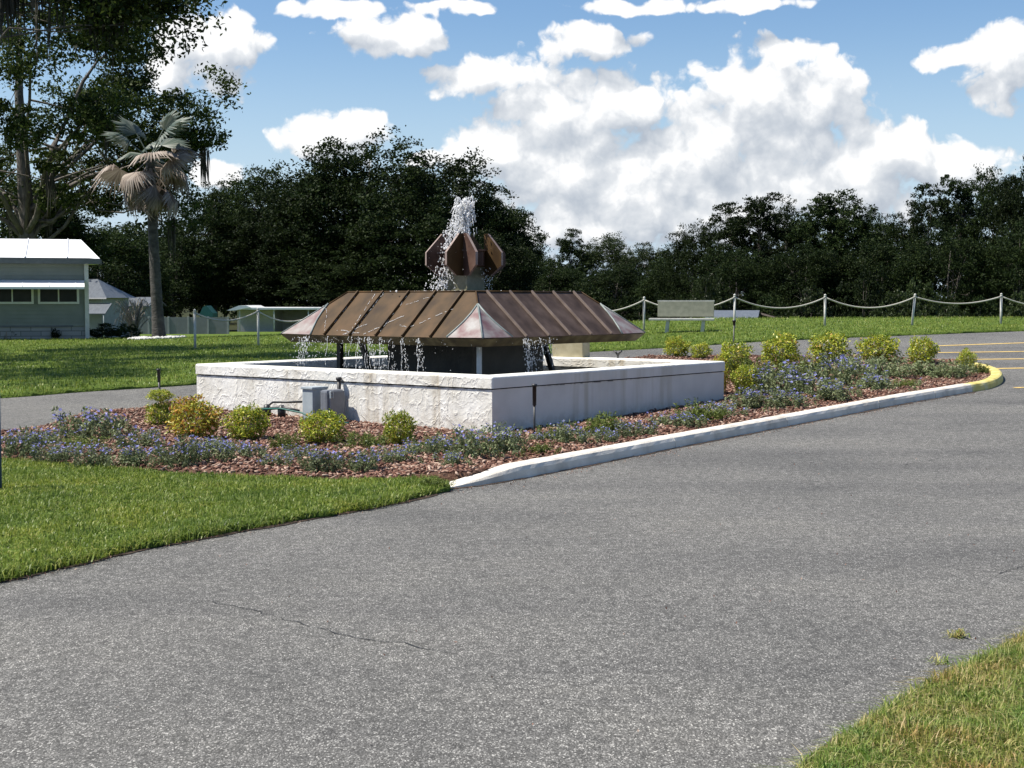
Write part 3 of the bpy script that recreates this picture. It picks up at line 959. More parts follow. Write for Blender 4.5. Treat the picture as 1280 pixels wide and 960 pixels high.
rn = np.random.default_rng(4)
top = Vector((-.06, 0, H - .05))
for i in range(14):
    az = i * 2.399 + .4 + rn.normal(0, .3)
    el = R(66 - 100 * (i / 13) ** .8 + rn.normal(0, 7))
    V, F = fan(rn, rn.uniform(.75, 1.05), rn.uniform(.78, 1.12), droop=.3 + .45 * (i / 13))
    m = Matrix.Rotation(az, 4, 'Z') @ Matrix.Rotation(-el, 4, 'Y') @ Matrix.Rotation(rn.normal(0, .35), 4, 'X')
    V = np.array([top + (m @ Vector(v)) for v in V])
    link('frond', np_mesh('frond', V, F), M['silver_frond'] if i < 9 and i not in (5, 7) else M['dead_frond'], palm)
for i in range(15):
    az = i * 2.399 + 1.1 + rn.normal(0, .3)
    el = R(rn.uniform(-82, -42))
    V, F = fan(rn, rn.uniform(.7, 1.0), rn.uniform(.8, 1.05), 22, 190, .05, .6, .5)
    m = Matrix.Rotation(az, 4, 'Z') @ Matrix.Rotation(-el, 4, 'Y') @ Matrix.Rotation(rn.normal(0, .5), 4, 'X')
    V = np.array([top + Vector((0, 0, -.15)) + (m @ Vector(v)) for v in V])
    link('dead_frond', np_mesh('dead_frond', V, F), M['dead_frond'], palm)
# white rock ring at its foot
mb = MB()
q = np.random.default_rng(2)
for i in range(260):
    a = q.uniform(0, 6.28); r = .25 + .62 * math.sqrt(q.random())
    x, y = pb.x + .12 + r * math.cos(a), pz - .1 + r * math.sin(a)
    mb.ball((x, y, tz(x, y) + .06 + q.uniform(0, .05) * (1 - r)), q.uniform(.05, .09), (1, 1, .7), 1)
tag(mb.build('rock_ring', M['gravel']), 'ring of white rocks round the foot of the palm', 'rocks')

# ---- background wood: variants, then copies
protos = {}
PH = 14.0
protos['round'] = [tree_meshes(100 + i, PH, 5.6, 1.0 + .4 * i, 130, 54000, .235, .24, fork=.3, limbs=8, clus_r=(.2, .32)) for i in range(4)]
protos['pine'] = [tree_meshes(140 + i, PH, 3.5, 4.5 + i, 60, 20000, .21, .2, fork=.6, limbs=12, clus_r=(.16, .34), shape='pine') for i in range(3)]
protos['bush'] = [tree_meshes(170 + i, 4.0, 2.5, .1, 46, 9000, .2, .08, fork=.2, limbs=6, clus_r=(.2, .36)) for i in range(3)]
proto_mesh = {}
for k, lst in protos.items():
    proto_mesh[k] = []
    for mb, V, F, C in lst:
        bmesh.ops.recalc_face_normals(mb.bm, faces=mb.bm.faces)
        tm = bpy.data.meshes.new('trunk'); mb.bm.to_mesh(tm); mb.bm.free(); tm.materials.append(M['trunk'])
        cm = np_mesh('crown', V, F)
        cm.materials.append(M['wood_leaf'])
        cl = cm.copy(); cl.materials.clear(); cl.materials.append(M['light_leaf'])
        proto_mesh[k].append((tm, cm, cl))


def wood(kind, var, px, py, wpx, Yd, label, group, light=False, name=None, cat='tree'):
    """a tree whose top stands at (px, py) and whose crown is wpx wide, Yd metres off"""
    t = atY(px, py, Yd)
    z0 = tz(t.x, Yd)
    base_h, base_r = {'round': (PH, 5.6), 'pine': (PH, 3.5), 'bush': (4.0, 2.5)}[kind]
    h = t.z - z0
    r = wpx / 2 / FPX * Yd
    n = name or {'round': 'broadleaf_tree', 'pine': 'pine_tree', 'bush': 'bush'}[kind]
    root = empty(n, (t.x, Yd, z0), rng.uniform(0, 6.28), label, cat, group)
    root.scale = (r / base_r, r / base_r, h / base_h)
    tm, cm, cl = proto_mesh[kind][var % len(proto_mesh[kind])]
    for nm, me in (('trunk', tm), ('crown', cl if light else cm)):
        o = bpy.data.objects.new(nm, me); COL.objects.link(o); o.parent = root
    return root


GW = 'trees of the dark wood behind the fountain'
GR = 'trees of the dark wood on the right'
GB = 'bushes below the wood on the right'
GM = 'distant trees seen between the two woods'
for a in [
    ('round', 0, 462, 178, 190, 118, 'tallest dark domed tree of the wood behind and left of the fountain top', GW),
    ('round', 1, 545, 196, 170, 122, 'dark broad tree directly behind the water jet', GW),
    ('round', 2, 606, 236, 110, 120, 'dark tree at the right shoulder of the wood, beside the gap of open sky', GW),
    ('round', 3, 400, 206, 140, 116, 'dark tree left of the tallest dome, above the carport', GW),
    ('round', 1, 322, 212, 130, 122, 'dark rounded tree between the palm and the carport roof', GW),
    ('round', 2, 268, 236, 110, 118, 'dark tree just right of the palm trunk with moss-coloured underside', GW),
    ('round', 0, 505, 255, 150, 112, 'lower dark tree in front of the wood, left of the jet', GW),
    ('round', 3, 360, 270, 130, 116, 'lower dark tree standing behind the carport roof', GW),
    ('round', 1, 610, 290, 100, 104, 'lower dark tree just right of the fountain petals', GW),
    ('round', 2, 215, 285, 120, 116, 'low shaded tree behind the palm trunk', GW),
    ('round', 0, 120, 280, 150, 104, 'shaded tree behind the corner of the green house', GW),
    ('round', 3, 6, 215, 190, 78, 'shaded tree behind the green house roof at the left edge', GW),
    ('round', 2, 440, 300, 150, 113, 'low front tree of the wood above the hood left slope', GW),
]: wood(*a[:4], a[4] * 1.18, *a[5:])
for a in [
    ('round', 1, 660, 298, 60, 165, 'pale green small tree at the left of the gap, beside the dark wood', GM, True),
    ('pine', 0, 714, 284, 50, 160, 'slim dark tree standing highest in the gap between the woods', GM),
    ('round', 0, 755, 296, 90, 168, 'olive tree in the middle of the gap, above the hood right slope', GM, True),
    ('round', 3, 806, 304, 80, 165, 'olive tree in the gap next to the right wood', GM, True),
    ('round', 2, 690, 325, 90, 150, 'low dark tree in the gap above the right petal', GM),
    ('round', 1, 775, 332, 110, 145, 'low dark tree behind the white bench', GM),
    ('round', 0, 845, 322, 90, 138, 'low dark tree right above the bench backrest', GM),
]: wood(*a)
for a in [
    ('round', 1, 868, 282, 90, 125, 'leftmost dark tree of the right wood, rising beside the gap', GR),
    ('pine', 0, 912, 250, 80, 118, 'dark pine above the black riser pipe', GR),
    ('pine', 1, 950, 242, 90, 116, 'tall dark pine with a tufted crown over the second right rope span', GR),
    ('round', 2, 985, 252, 90, 122, 'dark tree filling in right of the tufted pine', GR),
    ('pine', 2, 1045, 236, 110, 112, 'broad-topped dark pine standing over the middle rope span', GR),
    ('round', 0, 1078, 264, 80, 118, 'small dark crown in the dip right of the broad-topped pine', GR),
    ('round', 3, 1120, 268, 90, 115, 'dark tree in the dip left of the open-crowned pines', GR),
    ('pine', 0, 1163, 226, 76, 105, 'open-crowned pine with sky showing through, left one of the pair', GR),
    ('pine', 1, 1200, 220, 80, 108, 'open-crowned pine, right one of the pair', GR),
    ('round', 1, 1240, 214, 100, 112, 'tall dark tree near the right edge, left of the tallest one', GR),
    ('round', 2, 1290, 198, 110, 104, 'tallest dark tree at the right edge of the wood', GR),
    ('round', 0, 920, 310, 110, 100, 'lower dark tree behind the metal shed roof', GR),
    ('round', 3, 1010, 305, 120, 98, 'lower dark tree behind the middle rope post', GR),
    ('round', 1, 1100, 300, 130, 96, 'lower dark tree below the dip in the right wood', GR),
    ('round', 2, 1190, 285, 130, 92, 'lower dark tree below the pair of open pines', GR),
    ('round', 0, 1275, 285, 110, 90, 'lower dark tree in front at the right edge', GR),
]: wood(*a)
for a in [
    ('bush', 0, 882, 345, 60, 80, 'conical green bush behind the right end of the bench', GB, True),
    ('bush', 1, 1010, 365, 60, 78, 'pale green bush left of the middle rope post', GB, True),
    ('bush', 2, 1080, 342, 70, 82, 'tall green bush between the middle and the leaning rope post', GB),
    ('bush', 0, 1125, 365, 70, 72, 'green bush behind the leaning rope post, left side', GB, True),
    ('bush', 1, 1150, 358, 56, 74, 'green bush behind the leaning rope post, right side', GB, True),
    ('bush', 2, 1185, 385, 46, 70, 'small round green bush between the last two posts', GB, True),
    ('bush', 0, 1225, 372, 60, 76, 'dark bush left of the rightmost post', GB),
    ('bush', 1, 1278, 370, 70, 74, 'green bush at the right edge behind the rope', GB, True),
    ('bush', 2, 965, 375, 60, 86, 'dark bush beside the metal shed', GB),
    ('bush', 0, 800, 372, 80, 88, 'dark bush behind the left end of the bench', GB),
    ('bush', 1, 740, 365, 80, 96, 'dark bush behind the hood, left of the bench', GB),
]: wood(*a)
# far-off wood closing the view
V, Fs, o = [], [], 0
q = np.random.default_rng(31)
for i in range(230):
    Yd = q.uniform(150, 200); x = q.uniform(-95, 95)
    h = q.uniform(6, 8.5) if -8 < x < 26 else q.uniform(9, 13)
    pts, dirs = blob_points(260, 1, 900 + i, .3)
    v, f = leaf_arrays(np.array([x, Yd, tz(x, Yd) + h * .5]) + pts * np.array([3.6, 3.6, h * .5]), .75, .35, .6, 2000 + i)
    V.append(v); Fs.append(f + o); o += len(v)
tag(link('far_wood', np_mesh('far_wood', np.concatenate(V), np.concatenate(Fs)), M['wood_leaf']), 'far dark mass of woodland closing the view behind the trees', 'woodland', kind='stuff')

# ---- hedges and plants by the house
GH = 'clipped dark bushes beside the house'
for k, (px, py, w, Yd, lab) in enumerate([(128, 404, 32, 47.5, 'dark clipped bush next to the house corner post'), (158, 406, 26, 46.5, 'dark clipped bush nearer the palm, with thin bare stems')]):
    r = wood('bush', k, px, py, w * 1.25, Yd, lab, GH, name='hedge_bush', cat='bush')
    r.children[1].data = r.children[1].data.copy(); r.children[1].data.materials[0] = M['hedge_leaf']
HROTY = 45.6
for px, py, w, lab in [(18, 405, 20, 'low green plant against the left of the block skirting'), (69, 411, 12, 'small dark green plant against the middle of the block skirting')]:
    r = wood('bush', 2, px, py, w, 45.6, lab, 'plants at the foot of the house', name='house_plant', cat='plant')
root = empty('dry_plant', (*atY(8, 420, 45.4)[:2], 0.33), 0, 'tall brown dried plant at the left end of the house front', 'plant')
mb = MB(); q = np.random.default_rng(8)
for i in range(40):
    a = q.uniform(0, 6.28); l = q.uniform(.3, .95); s = q.uniform(.02, .18)
    mb.tube([(q.normal(0, .06), q.normal(0, .06), 0), (s * .4 * math.cos(a), s * .4 * math.sin(a), l * .6), (s * math.cos(a), s * math.sin(a), l)], [.015, .02, .004], 4)
mb.build('stems', M['twig'], root)
# pale leafless shrub
c = atY(168, 412, 62)
root = empty('bare_shrub', (c.x, 62, tz(c.x, 62)), 0, 'pale leafless shrub of tangled twigs between the house and the palm', 'shrub')
mb = MB(); q = np.random.default_rng(9)
for i in range(120):
    a = q.uniform(0, 6.28); l = q.uniform(.9, 1.9); s = q.uniform(.2, .85)
    p = Vector((q.normal(0, .08), q.normal(0, .08), 0))
    e = Vector((s * math.cos(a), s * math.sin(a), l))
    pts = bez(p, Vector((e.x * .3, e.y * .3, l * .8)), e, 6)
    pts.append(e + Vector((.15 * math.cos(a), .15 * math.sin(a), -q.uniform(.1, .5))))
    mb.tube(pts, [.022, .02, .018, .016, .014, .012, .008], 4)
mb.build('twigs', M['twig'], root)

# ------------------------------------------------------------------ mobile home at the left
HY = 46.0
hx1 = atY(108, 424, HY).x
hx0 = hx1 - 11.0
hz = tz(hx1, HY)
W = hx1 - hx0
HROT = math.atan2(-hx1, HY)
house = empty('house', (hx1 - W * math.cos(HROT), HY - W * math.sin(HROT), hz), HROT, 'pale green single storey house with white metal roof at the left edge', 'house')
D = 6.2
wz0, wz1 = .46, 2.48
mb = MB(); mb.box((W / 2, D / 2, (wz0 + wz1) / 2), (W, D, wz1 - wz0))
for i in range(16):   # lapped siding boards
    z = wz0 + .02 + i * .125
    mb.prism([(0, -.002, z), (0, -.03, z), (0, -.012, z + .123), (0, -.002, z + .123)], (W - .003, 0, 0))
mb.build('wall', M['siding'], house)
MB().box((W / 2, D / 2, .2), (W - .02, D - .02, .52)).build('skirting', M['brick'], house)
MB().box((W / 2 - .2, -.02, .48), (W - .4, .06, .05)).build('sill_board', M['fascia_dark'], house)
ov = .30
mb = MB()
e0, r0 = wz1 + .18, 3.38
x0, x1 = -.4, W + .48
ry = 2.9
rx = W - .12
# low roof: front slope, back slope, cut-back end with a small flared lip
A = [(x0, -ov, e0), (W + .12, -ov, e0), (rx, ry, r0), (x0, ry, r0)]
B = [(x0, ry, r0), (rx, ry, r0), (W + .12, D + ov, e0), (x0, D + ov, e0)]
E = [(W + .12, -ov, e0), (x1, -ov, e0 - .03), (x1, D + ov, e0 - .03), (W + .12, D + ov, e0), (rx, ry, r0)]
for f in (A, B, E): mb.poly(f)
mb.poly([(W + .12, -ov, e0 - .03), (x0, -ov, e0 - .03), (x0, D + ov, e0 - .03), (x1, D + ov, e0 - .06), (x1, -ov, e0 - .06)])
for i in range(9):
    x = x0 + .6 + i * 1.28
    mb.prism([(x, -ov, e0 + .004), (x + .03, -ov, e0 + .004), (x + .03, -ov, e0 + .03), (x, -ov, e0 + .03)], (0, ry + ov, r0 - e0))
roof = mb.build('roof', M['roof_white'], house)
mb = MB(); mb.box(((x0 + x1) / 2, -ov - .02, e0 - .10), (x1 - x0, .04, .17)); mb.box((x1 + .02, D / 2, e0 - .12), (.04, D + 2 * ov - .02, .15))
mb.build('fascia', M['fascia_dark'], house)
MB().box((W + .035, -.06, wz1 / 2 + .02), (.13, .13, wz1 + .12), bevel=.01).build('corner_post', M['trim'], house)
mb = MB()
zA = 1.93
mb.prism([(-.3, -.03, zA), (-.3, -.03, zA + .03), (-.3, -.95, zA - .20), (-.3, -.95, zA - .27), (-.3, -.89, zA - .25)], (W + .27, 0, 0))
for i in range(14): mb.box((.3 + i * .8, -.48, zA - .075), (.02, .88, .02), Matrix.Rotation(R(13.5), 3, 'X'))
mb.build('awning', M['roof_white'], house)
for (a, b_) in ((2, 46), (56, 98)):
    xa, xb = [W - (108 - q_) / FPX * HY / math.cos(HROT) * (1 - (108 - q_) / FPX * math.sin(HROT)) for q_ in (a, b_)]
    za, zb = 1.26, 1.80
    mb = MB()
    t = .07
    mb.box(((xa + xb) / 2, -.04, za - t / 2), (xb - xa + 2 * t, .12, t)); mb.box(((xa + xb) / 2, -.04, zb + t / 2), (xb - xa + 2 * t, .12, t))
    for x in (xa - t / 2, xb + t / 2): mb.box((x, -.04, (za + zb) / 2), (t, .12, zb - za))
    mb.box(((xa + xb) / 2, -.05, (za + zb) / 2), (.04, .07, zb - za))
    w = mb.build('window', M['trim'], house)
    MB().box(((xa + xb) / 2, -.04, (za + zb) / 2), (xb - xa, .02, zb - za)).build('pane', M['glass_dark'], w)

# second house behind it
c = atY(112, 400, 72)
h2 = empty('house', (c.x - 2.75, 72, tz(c.x, 72)), 0, 'grey roofed white house half hidden behind the green house', 'house', )
wd = 3.4
mb = MB(); mb.box((wd / 2, 2.5, 1.05), (wd, 5, 2.1)); mb.build('wall', M['white_wall'], h2)
mb = MB()
mb.prism([(-.3, -.5, 2.02), (wd + .35, -.5, 2.02), (wd - .9, 2.4, 3.0), (-.3, 2.4, 3.0)], (0, .05, .06))
mb.poly([(wd + .35, -.45, 2.08), (wd + .35, 5.3, 2.08), (wd - .9, 2.4, 3.06)])
mb.build('roof', M['roof_grey'], h2)
mb = MB(); mb.prism([(wd - 1.4, -.4, 1.75), (wd + .6, -.4, 1.75), (wd + .6, -1.6, 1.25), (wd - 1.4, -1.6, 1.25)], (0, 0, .05)); mb.build('awning', M['roof_grey'], h2)
for x in (wd - 1.3, wd + .5): MB().tube([(x, -1.55, -.2), (x, -1.55, 1.25)], .03, 6).build('awning_post', M['trim'], h2)
c2 = atY(162, 400, 96)
h3 = empty('house', (c2.x - 2.5, 97, tz(c2.x, 97)), 0, 'low white building with pale roof showing above the fence behind the palm', 'house')
MB().box((1.2, 2, .95), (4.4, 4, 1.9)).build('wall', M['white_wall'], h3)
mb = MB(); mb.prism([(-1.3, -.4, 1.85), (3.7, -.4, 1.85), (3.7, 2, 2.45), (-1.3, 2, 2.45)], (0, 0, .06)); mb.prism([(-1.3, 2, 2.45), (3.7, 2, 2.45), (3.7, 4.4, 1.85), (-1.3, 4.4, 1.85)], (0, 0, .06))
mb.build('roof', M['roof_grey'], h3)

# vinyl fence
FY = 92.0
fa, fb = atY(112, 410, FY).x, atY(300, 410, FY + 4).x
fz = tz((fa + fb) / 2, FY)
ftop = atY(200, 396, FY).z - fz
fence = empty('vinyl_fence', (fa, FY, fz), 0, 'pale grey panel fence behind the palm, running to the carport', 'fence')
n = 7
for i in range(n):
    w = (fb - fa) / n
    MB().box((w * (i + .5), .0, ftop / 2 - .1), (w - .13, .05, ftop + .15)).build('panel', M['vinyl'], fence)
for i in range(n + 1):
    w = (fb - fa) / n
    MB().box((w * i, 0, ftop / 2 - .1), (.12, .12, ftop + .22), bevel=.01).build('post', M['white_wall'], fence)
c = atY(258, 390, 100)
root = empty('tarp_cover', (c.x, 100, tz(c.x, 100)), 0, 'teal tarp heap showing above the fence left of the carport', 'tarp')
mb = MB()
zt = atY(258, 382, 100).z - root.location.z; root.scale = (.5, 1, 1)
mb.prism([(-.9, 0, 0), (-.95, 0, zt * .7), (-.5, 0, zt * .95), (0, 0, zt), (.45, 0, zt * .86), (.9, 0, zt * .72), (.95, 0, 0)], (0, 1.6, 0))
mb.build('sheet', M['tarp'], root)

# carport
CY = 104.0
ca, cb = atY(292, 410, CY).x, atY(415, 410, CY).x
cz = tz((ca + cb) / 2, CY)
car = empty('carport', (ca, CY, cz), 0, 'white carport with flat roof and thin posts left of the fountain hood', 'carport')
hl = atY(300, 386, CY).z - cz
Wc = cb - ca + 1.5
MB().box((.9 + .5, 3.2, hl / 2 - .2), (2.8, 3.6, hl + .2)).build('store_wall', M['trim'], car)
MB().box((Wc / 2 + 1.2, 5.6, hl / 2 - .2), (Wc - 2.3, .12, hl + .2)).build('back_wall', M['trim'], car)
mb = MB(); mb.box((Wc / 2 + .4, 2.6, hl + .02), (Wc, 6.6, .16), bevel=.02); mb.build('roof', M['roof_white'], car)
mb = MB(); mb.prism([(-.35, -.8, hl - .12), (-.35 + .9, -.8, hl + .24), (1.1, -.8, hl + .24), (1.4, -.8, hl + .11), (.2, -.8, hl - .12)], (0, 6, 0)); mb.build('gable', M['roof_white'], car)
for i in range(4):
    MB().tube([(.55 + i * (Wc - 1.2) / 3, -.5, -.2), (.55 + i * (Wc - 1.2) / 3, -.5, hl - .07)], .045, 8).build('post', M['trim'], car)

# shed roof behind the bench
SY = 62.0
sa, sb = atY(888, 400, SY), atY(948, 400, SY)
sz = tz(sb.x, SY)
shed = empty('shed', (sa.x, SY, sz), 0, 'low shed with pale metal roof beyond the lawn behind the bench', 'shed')
e = atY(920, 401, SY).z - sz; rdg = atY(920, 389.5, SY + 2.6).z - sz
Ws = sb.x - sa.x
MB().box((Ws / 2, 2.6, e / 2 - .1), (Ws - .3, 5, e + .1)).build('wall', M['brown_wood'], shed)
mb = MB()
mb.prism([(-.2, -.4, e), (Ws - .1, -.4, e), (Ws + .5, 2.6, rdg), (-.2, 2.6, rdg)], (0, 0, .06))
mb.prism([(-.2, 2.6, rdg), (Ws + .5, 2.6, rdg), (Ws + .9, 5.6, e), (-.2, 5.6, e)], (0, 0, .06))
mb.build('roof', M['roof_grey'], shed)
mb = MB(); mb.prism([(Ws + .48, 2.6, rdg - .02), (Ws + 1.55, 1.2, e + .05), (Ws + 1.6, 1.2, e - .05), (Ws + .4, 2.6, rdg - .1)], (0, .1, 0)); mb.build('barge_board', M['brown_wood'], shed)

# ------------------------------------------------------------------ rope fence
GP = 'posts of the rope fence'
GRp = 'rope spans between the posts'
posts = [(244, 436, .98, 0), (323, 432, .96, 0), (405, 428, .95, 0), (697, 418, .93, 0), (805, 413, .90, 0), (918, 410, .90, 0), (1031, 407.5, .86, 0), (1140, 406.5, .86, 5), (1251, 404.6, .84, 0), (1368, 403.6, .84, 0)]
plabs = ['leftmost rope post, grey and in the shade, nearest the palm', 'rope post on the left lawn right of the shaded one', 'rope post hidden beside the left tip of the fountain hood', 'rope post behind the hood, left of the bench',
         'rope post just left of the bench', 'rope post right of the bench, behind the black riser pipe', 'upright rope post in the middle of the right lawn', 'leaning rope post on the right lawn', 'rightmost rope post visible, before the frame edge', 'rope post just outside the right edge']
tops = []
for (px, py, h, ln), lab in zip(posts, plabs):
    g = G(px, py, .045)
    if px > 1300:   # wholly outside the picture: only the rope runs on to it
        tops.append(g + Vector((0, 0, h - .06)))
        continue
    root = empty('rope_post', g, 0, lab, 'post', GP)
    root.rotation_euler = (0, R(ln), 0)
    MB().tube([(0, 0, -.2), (0, 0, h - .05)], .032, 10).build('shaft', M['post_white'], root)
    MB().tube([(0, 0, h - .06), (0, 0, h - .045), (0, 0, h - .03)], [.034, .048, .03], 10).ball((0, 0, h), .036).build('cap', M['post_white'], root)
    tops.append(g + Vector((math.sin(R(ln)) * (h - .06), 0, math.cos(R(ln)) * (h - .06))))
rl = {(0, 1): 'short sagging rope span on the left lawn', (1, 2): 'rope span running to the left tip of the hood', (3, 4): 'rope span rising from behind the hood to the bench', (4, 5): 'rope span hanging in front of the bench',
      (5, 6): 'rope span right of the black riser pipe', (6, 7): 'rope span between the upright and the leaning post', (7, 8): 'rope span between the leaning and the rightmost post', (8, 9): 'rope span leaving at the right edge'}
for (i, j), lab in rl.items():
    a, b_ = tops[i], tops[j]
    sag = .30 if i else .22
    if i == 7: sag = .2
    pts = [a.lerp(b_, t) + Vector((0, -.02, -sag * 4 * t * (1 - t))) for t in [k / 18 for k in range(19)]]
    tag(MB().tube(pts, .022, 7).build('rope', M['rope']), lab, 'rope', GRp)

# ------------------------------------------------------------------ bench
g = G(857, 414.5, .045)
bench = empty('bench', g, R(-9), 'pale concrete bench with solid backrest on the back lawn', 'bench')
MB().box((-.10, -.22, .33), (1.72, .42, .06), bevel=.012).build('seat', M['post_white'], bench)
MB().box((.0, .06, .60), (1.5, .055, .42), Matrix.Rotation(R(-12), 3, 'X'), bevel=.01).build('backrest', M['bench'], bench)
mb = MB(); mb.box((.0, .112, .822), (1.52, .07, .03)); mb.build('lit_top_edge', M['post_white'], bench)  # pale strip added as the sunlit top edge of the backrest
for x in (-.48, .46):
    MB().box((x, -.2, .12), (.09, .36, .36), Matrix.Rotation(R(6), 3, 'Y'), bevel=.01).build('leg', M['post_white'], bench)

# ------------------------------------------------------------------ fountain
TH = R(51.5)
NEAR = Vector((-.235, 16.7, 0))
e1v = Vector((math.cos(TH), math.sin(TH), 0)); e2v = Vector((-math.sin(TH), math.cos(TH), 0))
CEN = NEAR + (e1v + e2v) * 2.7
fountain = empty('fountain', (CEN.x, CEN.y, 0), TH, 'large square white fountain with brown copper hood and folded petal top', 'fountain')
S = 2.7
TOP = .70


def to_local(p):
    d = Vector((p[0], p[1], 0)) - CEN
    return Vector((d.dot(e1v), d.dot(e2v), p[2]))


def ring(mb, ro, ri, z0, z1, mi_side=None, inset=0):
    o = [Vector((sx * ro, sy * ro, 0)) for sx, sy in ((-1, -1), (1, -1), (1, 1), (-1, 1))]
    i_ = [Vector((sx * ri, sy * ri, 0)) for sx, sy in ((-1, -1), (1, -1), (1, 1), (-1, 1))]
    v = lambda p, z: mb.bm.verts.new((p.x, p.y, z))
    ob, ot, ib, it = [v(p, z0) for p in o], [v(p, z1) for p in o], [v(p, z0) for p in i_], [v(p, z1) for p in i_]
    for k in range(4):
        n = (k + 1) % 4
        f = mb.bm.faces.new((ob[k], ob[n], ot[n], ot[k])); f.material_index = mi_side[k] if mi_side else 0
        mb.bm.faces.new((ot[k], ot[n], it[n], it[k])); mb.bm.faces.new((it[k], it[n], ib[n], ib[k])); mb.bm.faces.new((ib[k], ib[n], ob[n], ob[k]))


mb = MB(); ring(mb, S, S - .26, -.25, TOP - .158, [1, 0, 0, 0][::-1] if False else [1, 1, 0, 0])
wall = mb.build('basin_wall', [M['stucco'], M['smooth_wall']], fountain)
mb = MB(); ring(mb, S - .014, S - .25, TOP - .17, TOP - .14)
mb.build('cap_shadow_strip', M['crack'], fountain)  # dark inset ring added to draw the shadow line under the cap
# side k=0 is local -Y (smooth, right face), k=3 is local -X (trowelled, left face)
mb = MB(); ring(mb, S + .018, S - .30, TOP - .143, TOP, [1, 1, 0, 0])
bmesh.ops.recalc_face_normals(mb.bm, faces=mb.bm.faces)
es = [e for e in mb.bm.edges if e.calc_face_angle(0) > 1]
bmesh.ops.bevel(mb.bm, geom=[e for e in es if any(abs(v.co.z - TOP) < .01 for v in e.verts)], offset=.028, segments=4, affect='EDGES', profile=.5)
for f in mb.bm.faces:
    if f.normal.z > .6: f.material_index = 2
    elif f.material_index == 2: f.material_index = 0
    f.smooth = f.calc_area() < .5 and abs(f.normal.z) > .05 and f.normal.z < .98
mb.build('basin_cap', [M['stucco'], M['smooth_wall'], M['cap']], fountain)
w = link('water', np_mesh('water', [(-2.43, -2.43, .5), (2.43, -2.43, .5), (2.43, 2.43, .5), (-2.43, 2.43, .5)], [(0, 1, 2, 3)]), M['water'])
w.location = (CEN.x, CEN.y, 0); w.rotation_euler = (0, 0, TH); tag(w, kind='structure')

# hood
HB, HT, ZB, ZT = 1.86, 1.19, 1.115, 1.71
mb = MB()
cs = ((-1, -1), (1, -1), (1, 1), (-1, 1))
bt = [(a * HB, b_ * HB, ZB) for a, b_ in cs]; tp = [(a * HT, b_ * HT, ZT) for a, b_ in cs]
for k in range(4):
    n = (k + 1) % 4
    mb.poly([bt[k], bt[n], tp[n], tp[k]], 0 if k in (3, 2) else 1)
mb.poly(tp, 1)
slope = Vector((0, HB - HT, ZT - ZB))
for k in range(4):
    rot = Matrix.Rotation(R(90 * k), 3, 'Z')
    for i in range(-2, 3):
        x = i * .49
        # standing batten up the slope (local face -Y)
        a = Vector((x, -HB - .006, ZB + .004)); b_ = Vector((x, -HT, ZT + .004))
        nrm = Vector((0, -(ZT - ZB), HB - HT)).normalized()
        o = [a + Vector((-.014, 0, 0)), a + Vector((.014, 0, 0)), a + Vector((.011, 0, 0)) + nrm * .03, a + Vector((-.011, 0, 0)) + nrm * .03]
        q0 = len(mb.bm.faces)
        mb.prism([rot @ p for p in o], rot @ (b_ - a))
        for f in list(mb.bm.faces)[q0:]: f.material_index = 0 if k in (3, 2) else 2  # highlight on these battens is painted in as a paler copper
    # hip and top trims
    mb.tube([rot @ Vector((-HB, -HB, ZB + .006)), rot @ Vector((-HT, -HT, ZT + .006))], .012, 6)
    mb.tube([rot @ Vector((-HT, -HT, ZT + .004)), rot @ Vector((HT, -HT, ZT + .004))], .014, 6)
hood = mb.build('hood', [M['copper_wet'], M['copper'], M['seam']], fountain)
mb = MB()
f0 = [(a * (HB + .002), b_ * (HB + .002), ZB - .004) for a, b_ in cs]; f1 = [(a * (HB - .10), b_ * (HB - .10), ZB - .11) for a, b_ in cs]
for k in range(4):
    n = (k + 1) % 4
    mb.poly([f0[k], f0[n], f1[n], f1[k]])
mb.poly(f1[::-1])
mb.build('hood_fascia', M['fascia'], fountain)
# pale pointed flaps folded over the four corners
for k in range(4):
    rot = Matrix.Rotation(R(90 * k), 3, 'Z')
    sl = (ZT - ZB) / (HB - HT)
    def on(xx, yy_in, lift=.006):
        """point on the local -Y face: distance yy_in up from the eave"""
        return Vector((xx, -HB + yy_in, ZB + yy_in * sl)) + Vector((0, -sl, 1)).normalized() * lift
    mb = MB()
    tip_in = .47
    curve = [(.60, 0), (.55, .10), (.50, .22), (.475, .34), (tip_in, tip_in)]
    left = [Vector((-HB, -HB, ZB)) + Vector((-.004, -.004, .010))]
    pts = [on(-HB + cx if cy < tip_in else -HB + tip_in, cy) for cx, cy in curve]
    pts[0] = on(-HB + .60, 0.0)
    hip = Vector((-HB + tip_in, -HB + tip_in, ZB + tip_in * sl + .012))
    pts[-1] = hip
    for mir in (False, True):
        f = (lambda p: Vector((p.y, p.x, p.z))) if mir else (lambda p: p)
        loop = [left[0]] + pts
        mb.poly([rot @ f(p) for p in loop], 0)
        e = [f(p) for p in pts]
        # bright rolled edge
        mb2pts = [rot @ (p + Vector((0, 0, .004))) for p in e]
        n0 = len(mb.bm.faces)
        mb.tube(mb2pts, .014, 6)
        for fc in list(mb.bm.faces)[n0:]: fc.material_index = 1
    n0 = len(mb.bm.faces)
    mb.tube([rot @ left[0], rot @ hip], .012, 6)
    for fc in list(mb.bm.faces)[n0:]: fc.material_index = 1
    mb.build('corner_flap', [M['flap'], M['flap_edge']], fountain)
MB().box((0, 0, .64), (1.6, 1.6, .74), bevel=.02).build('plinth', M['plinth'], fountain)
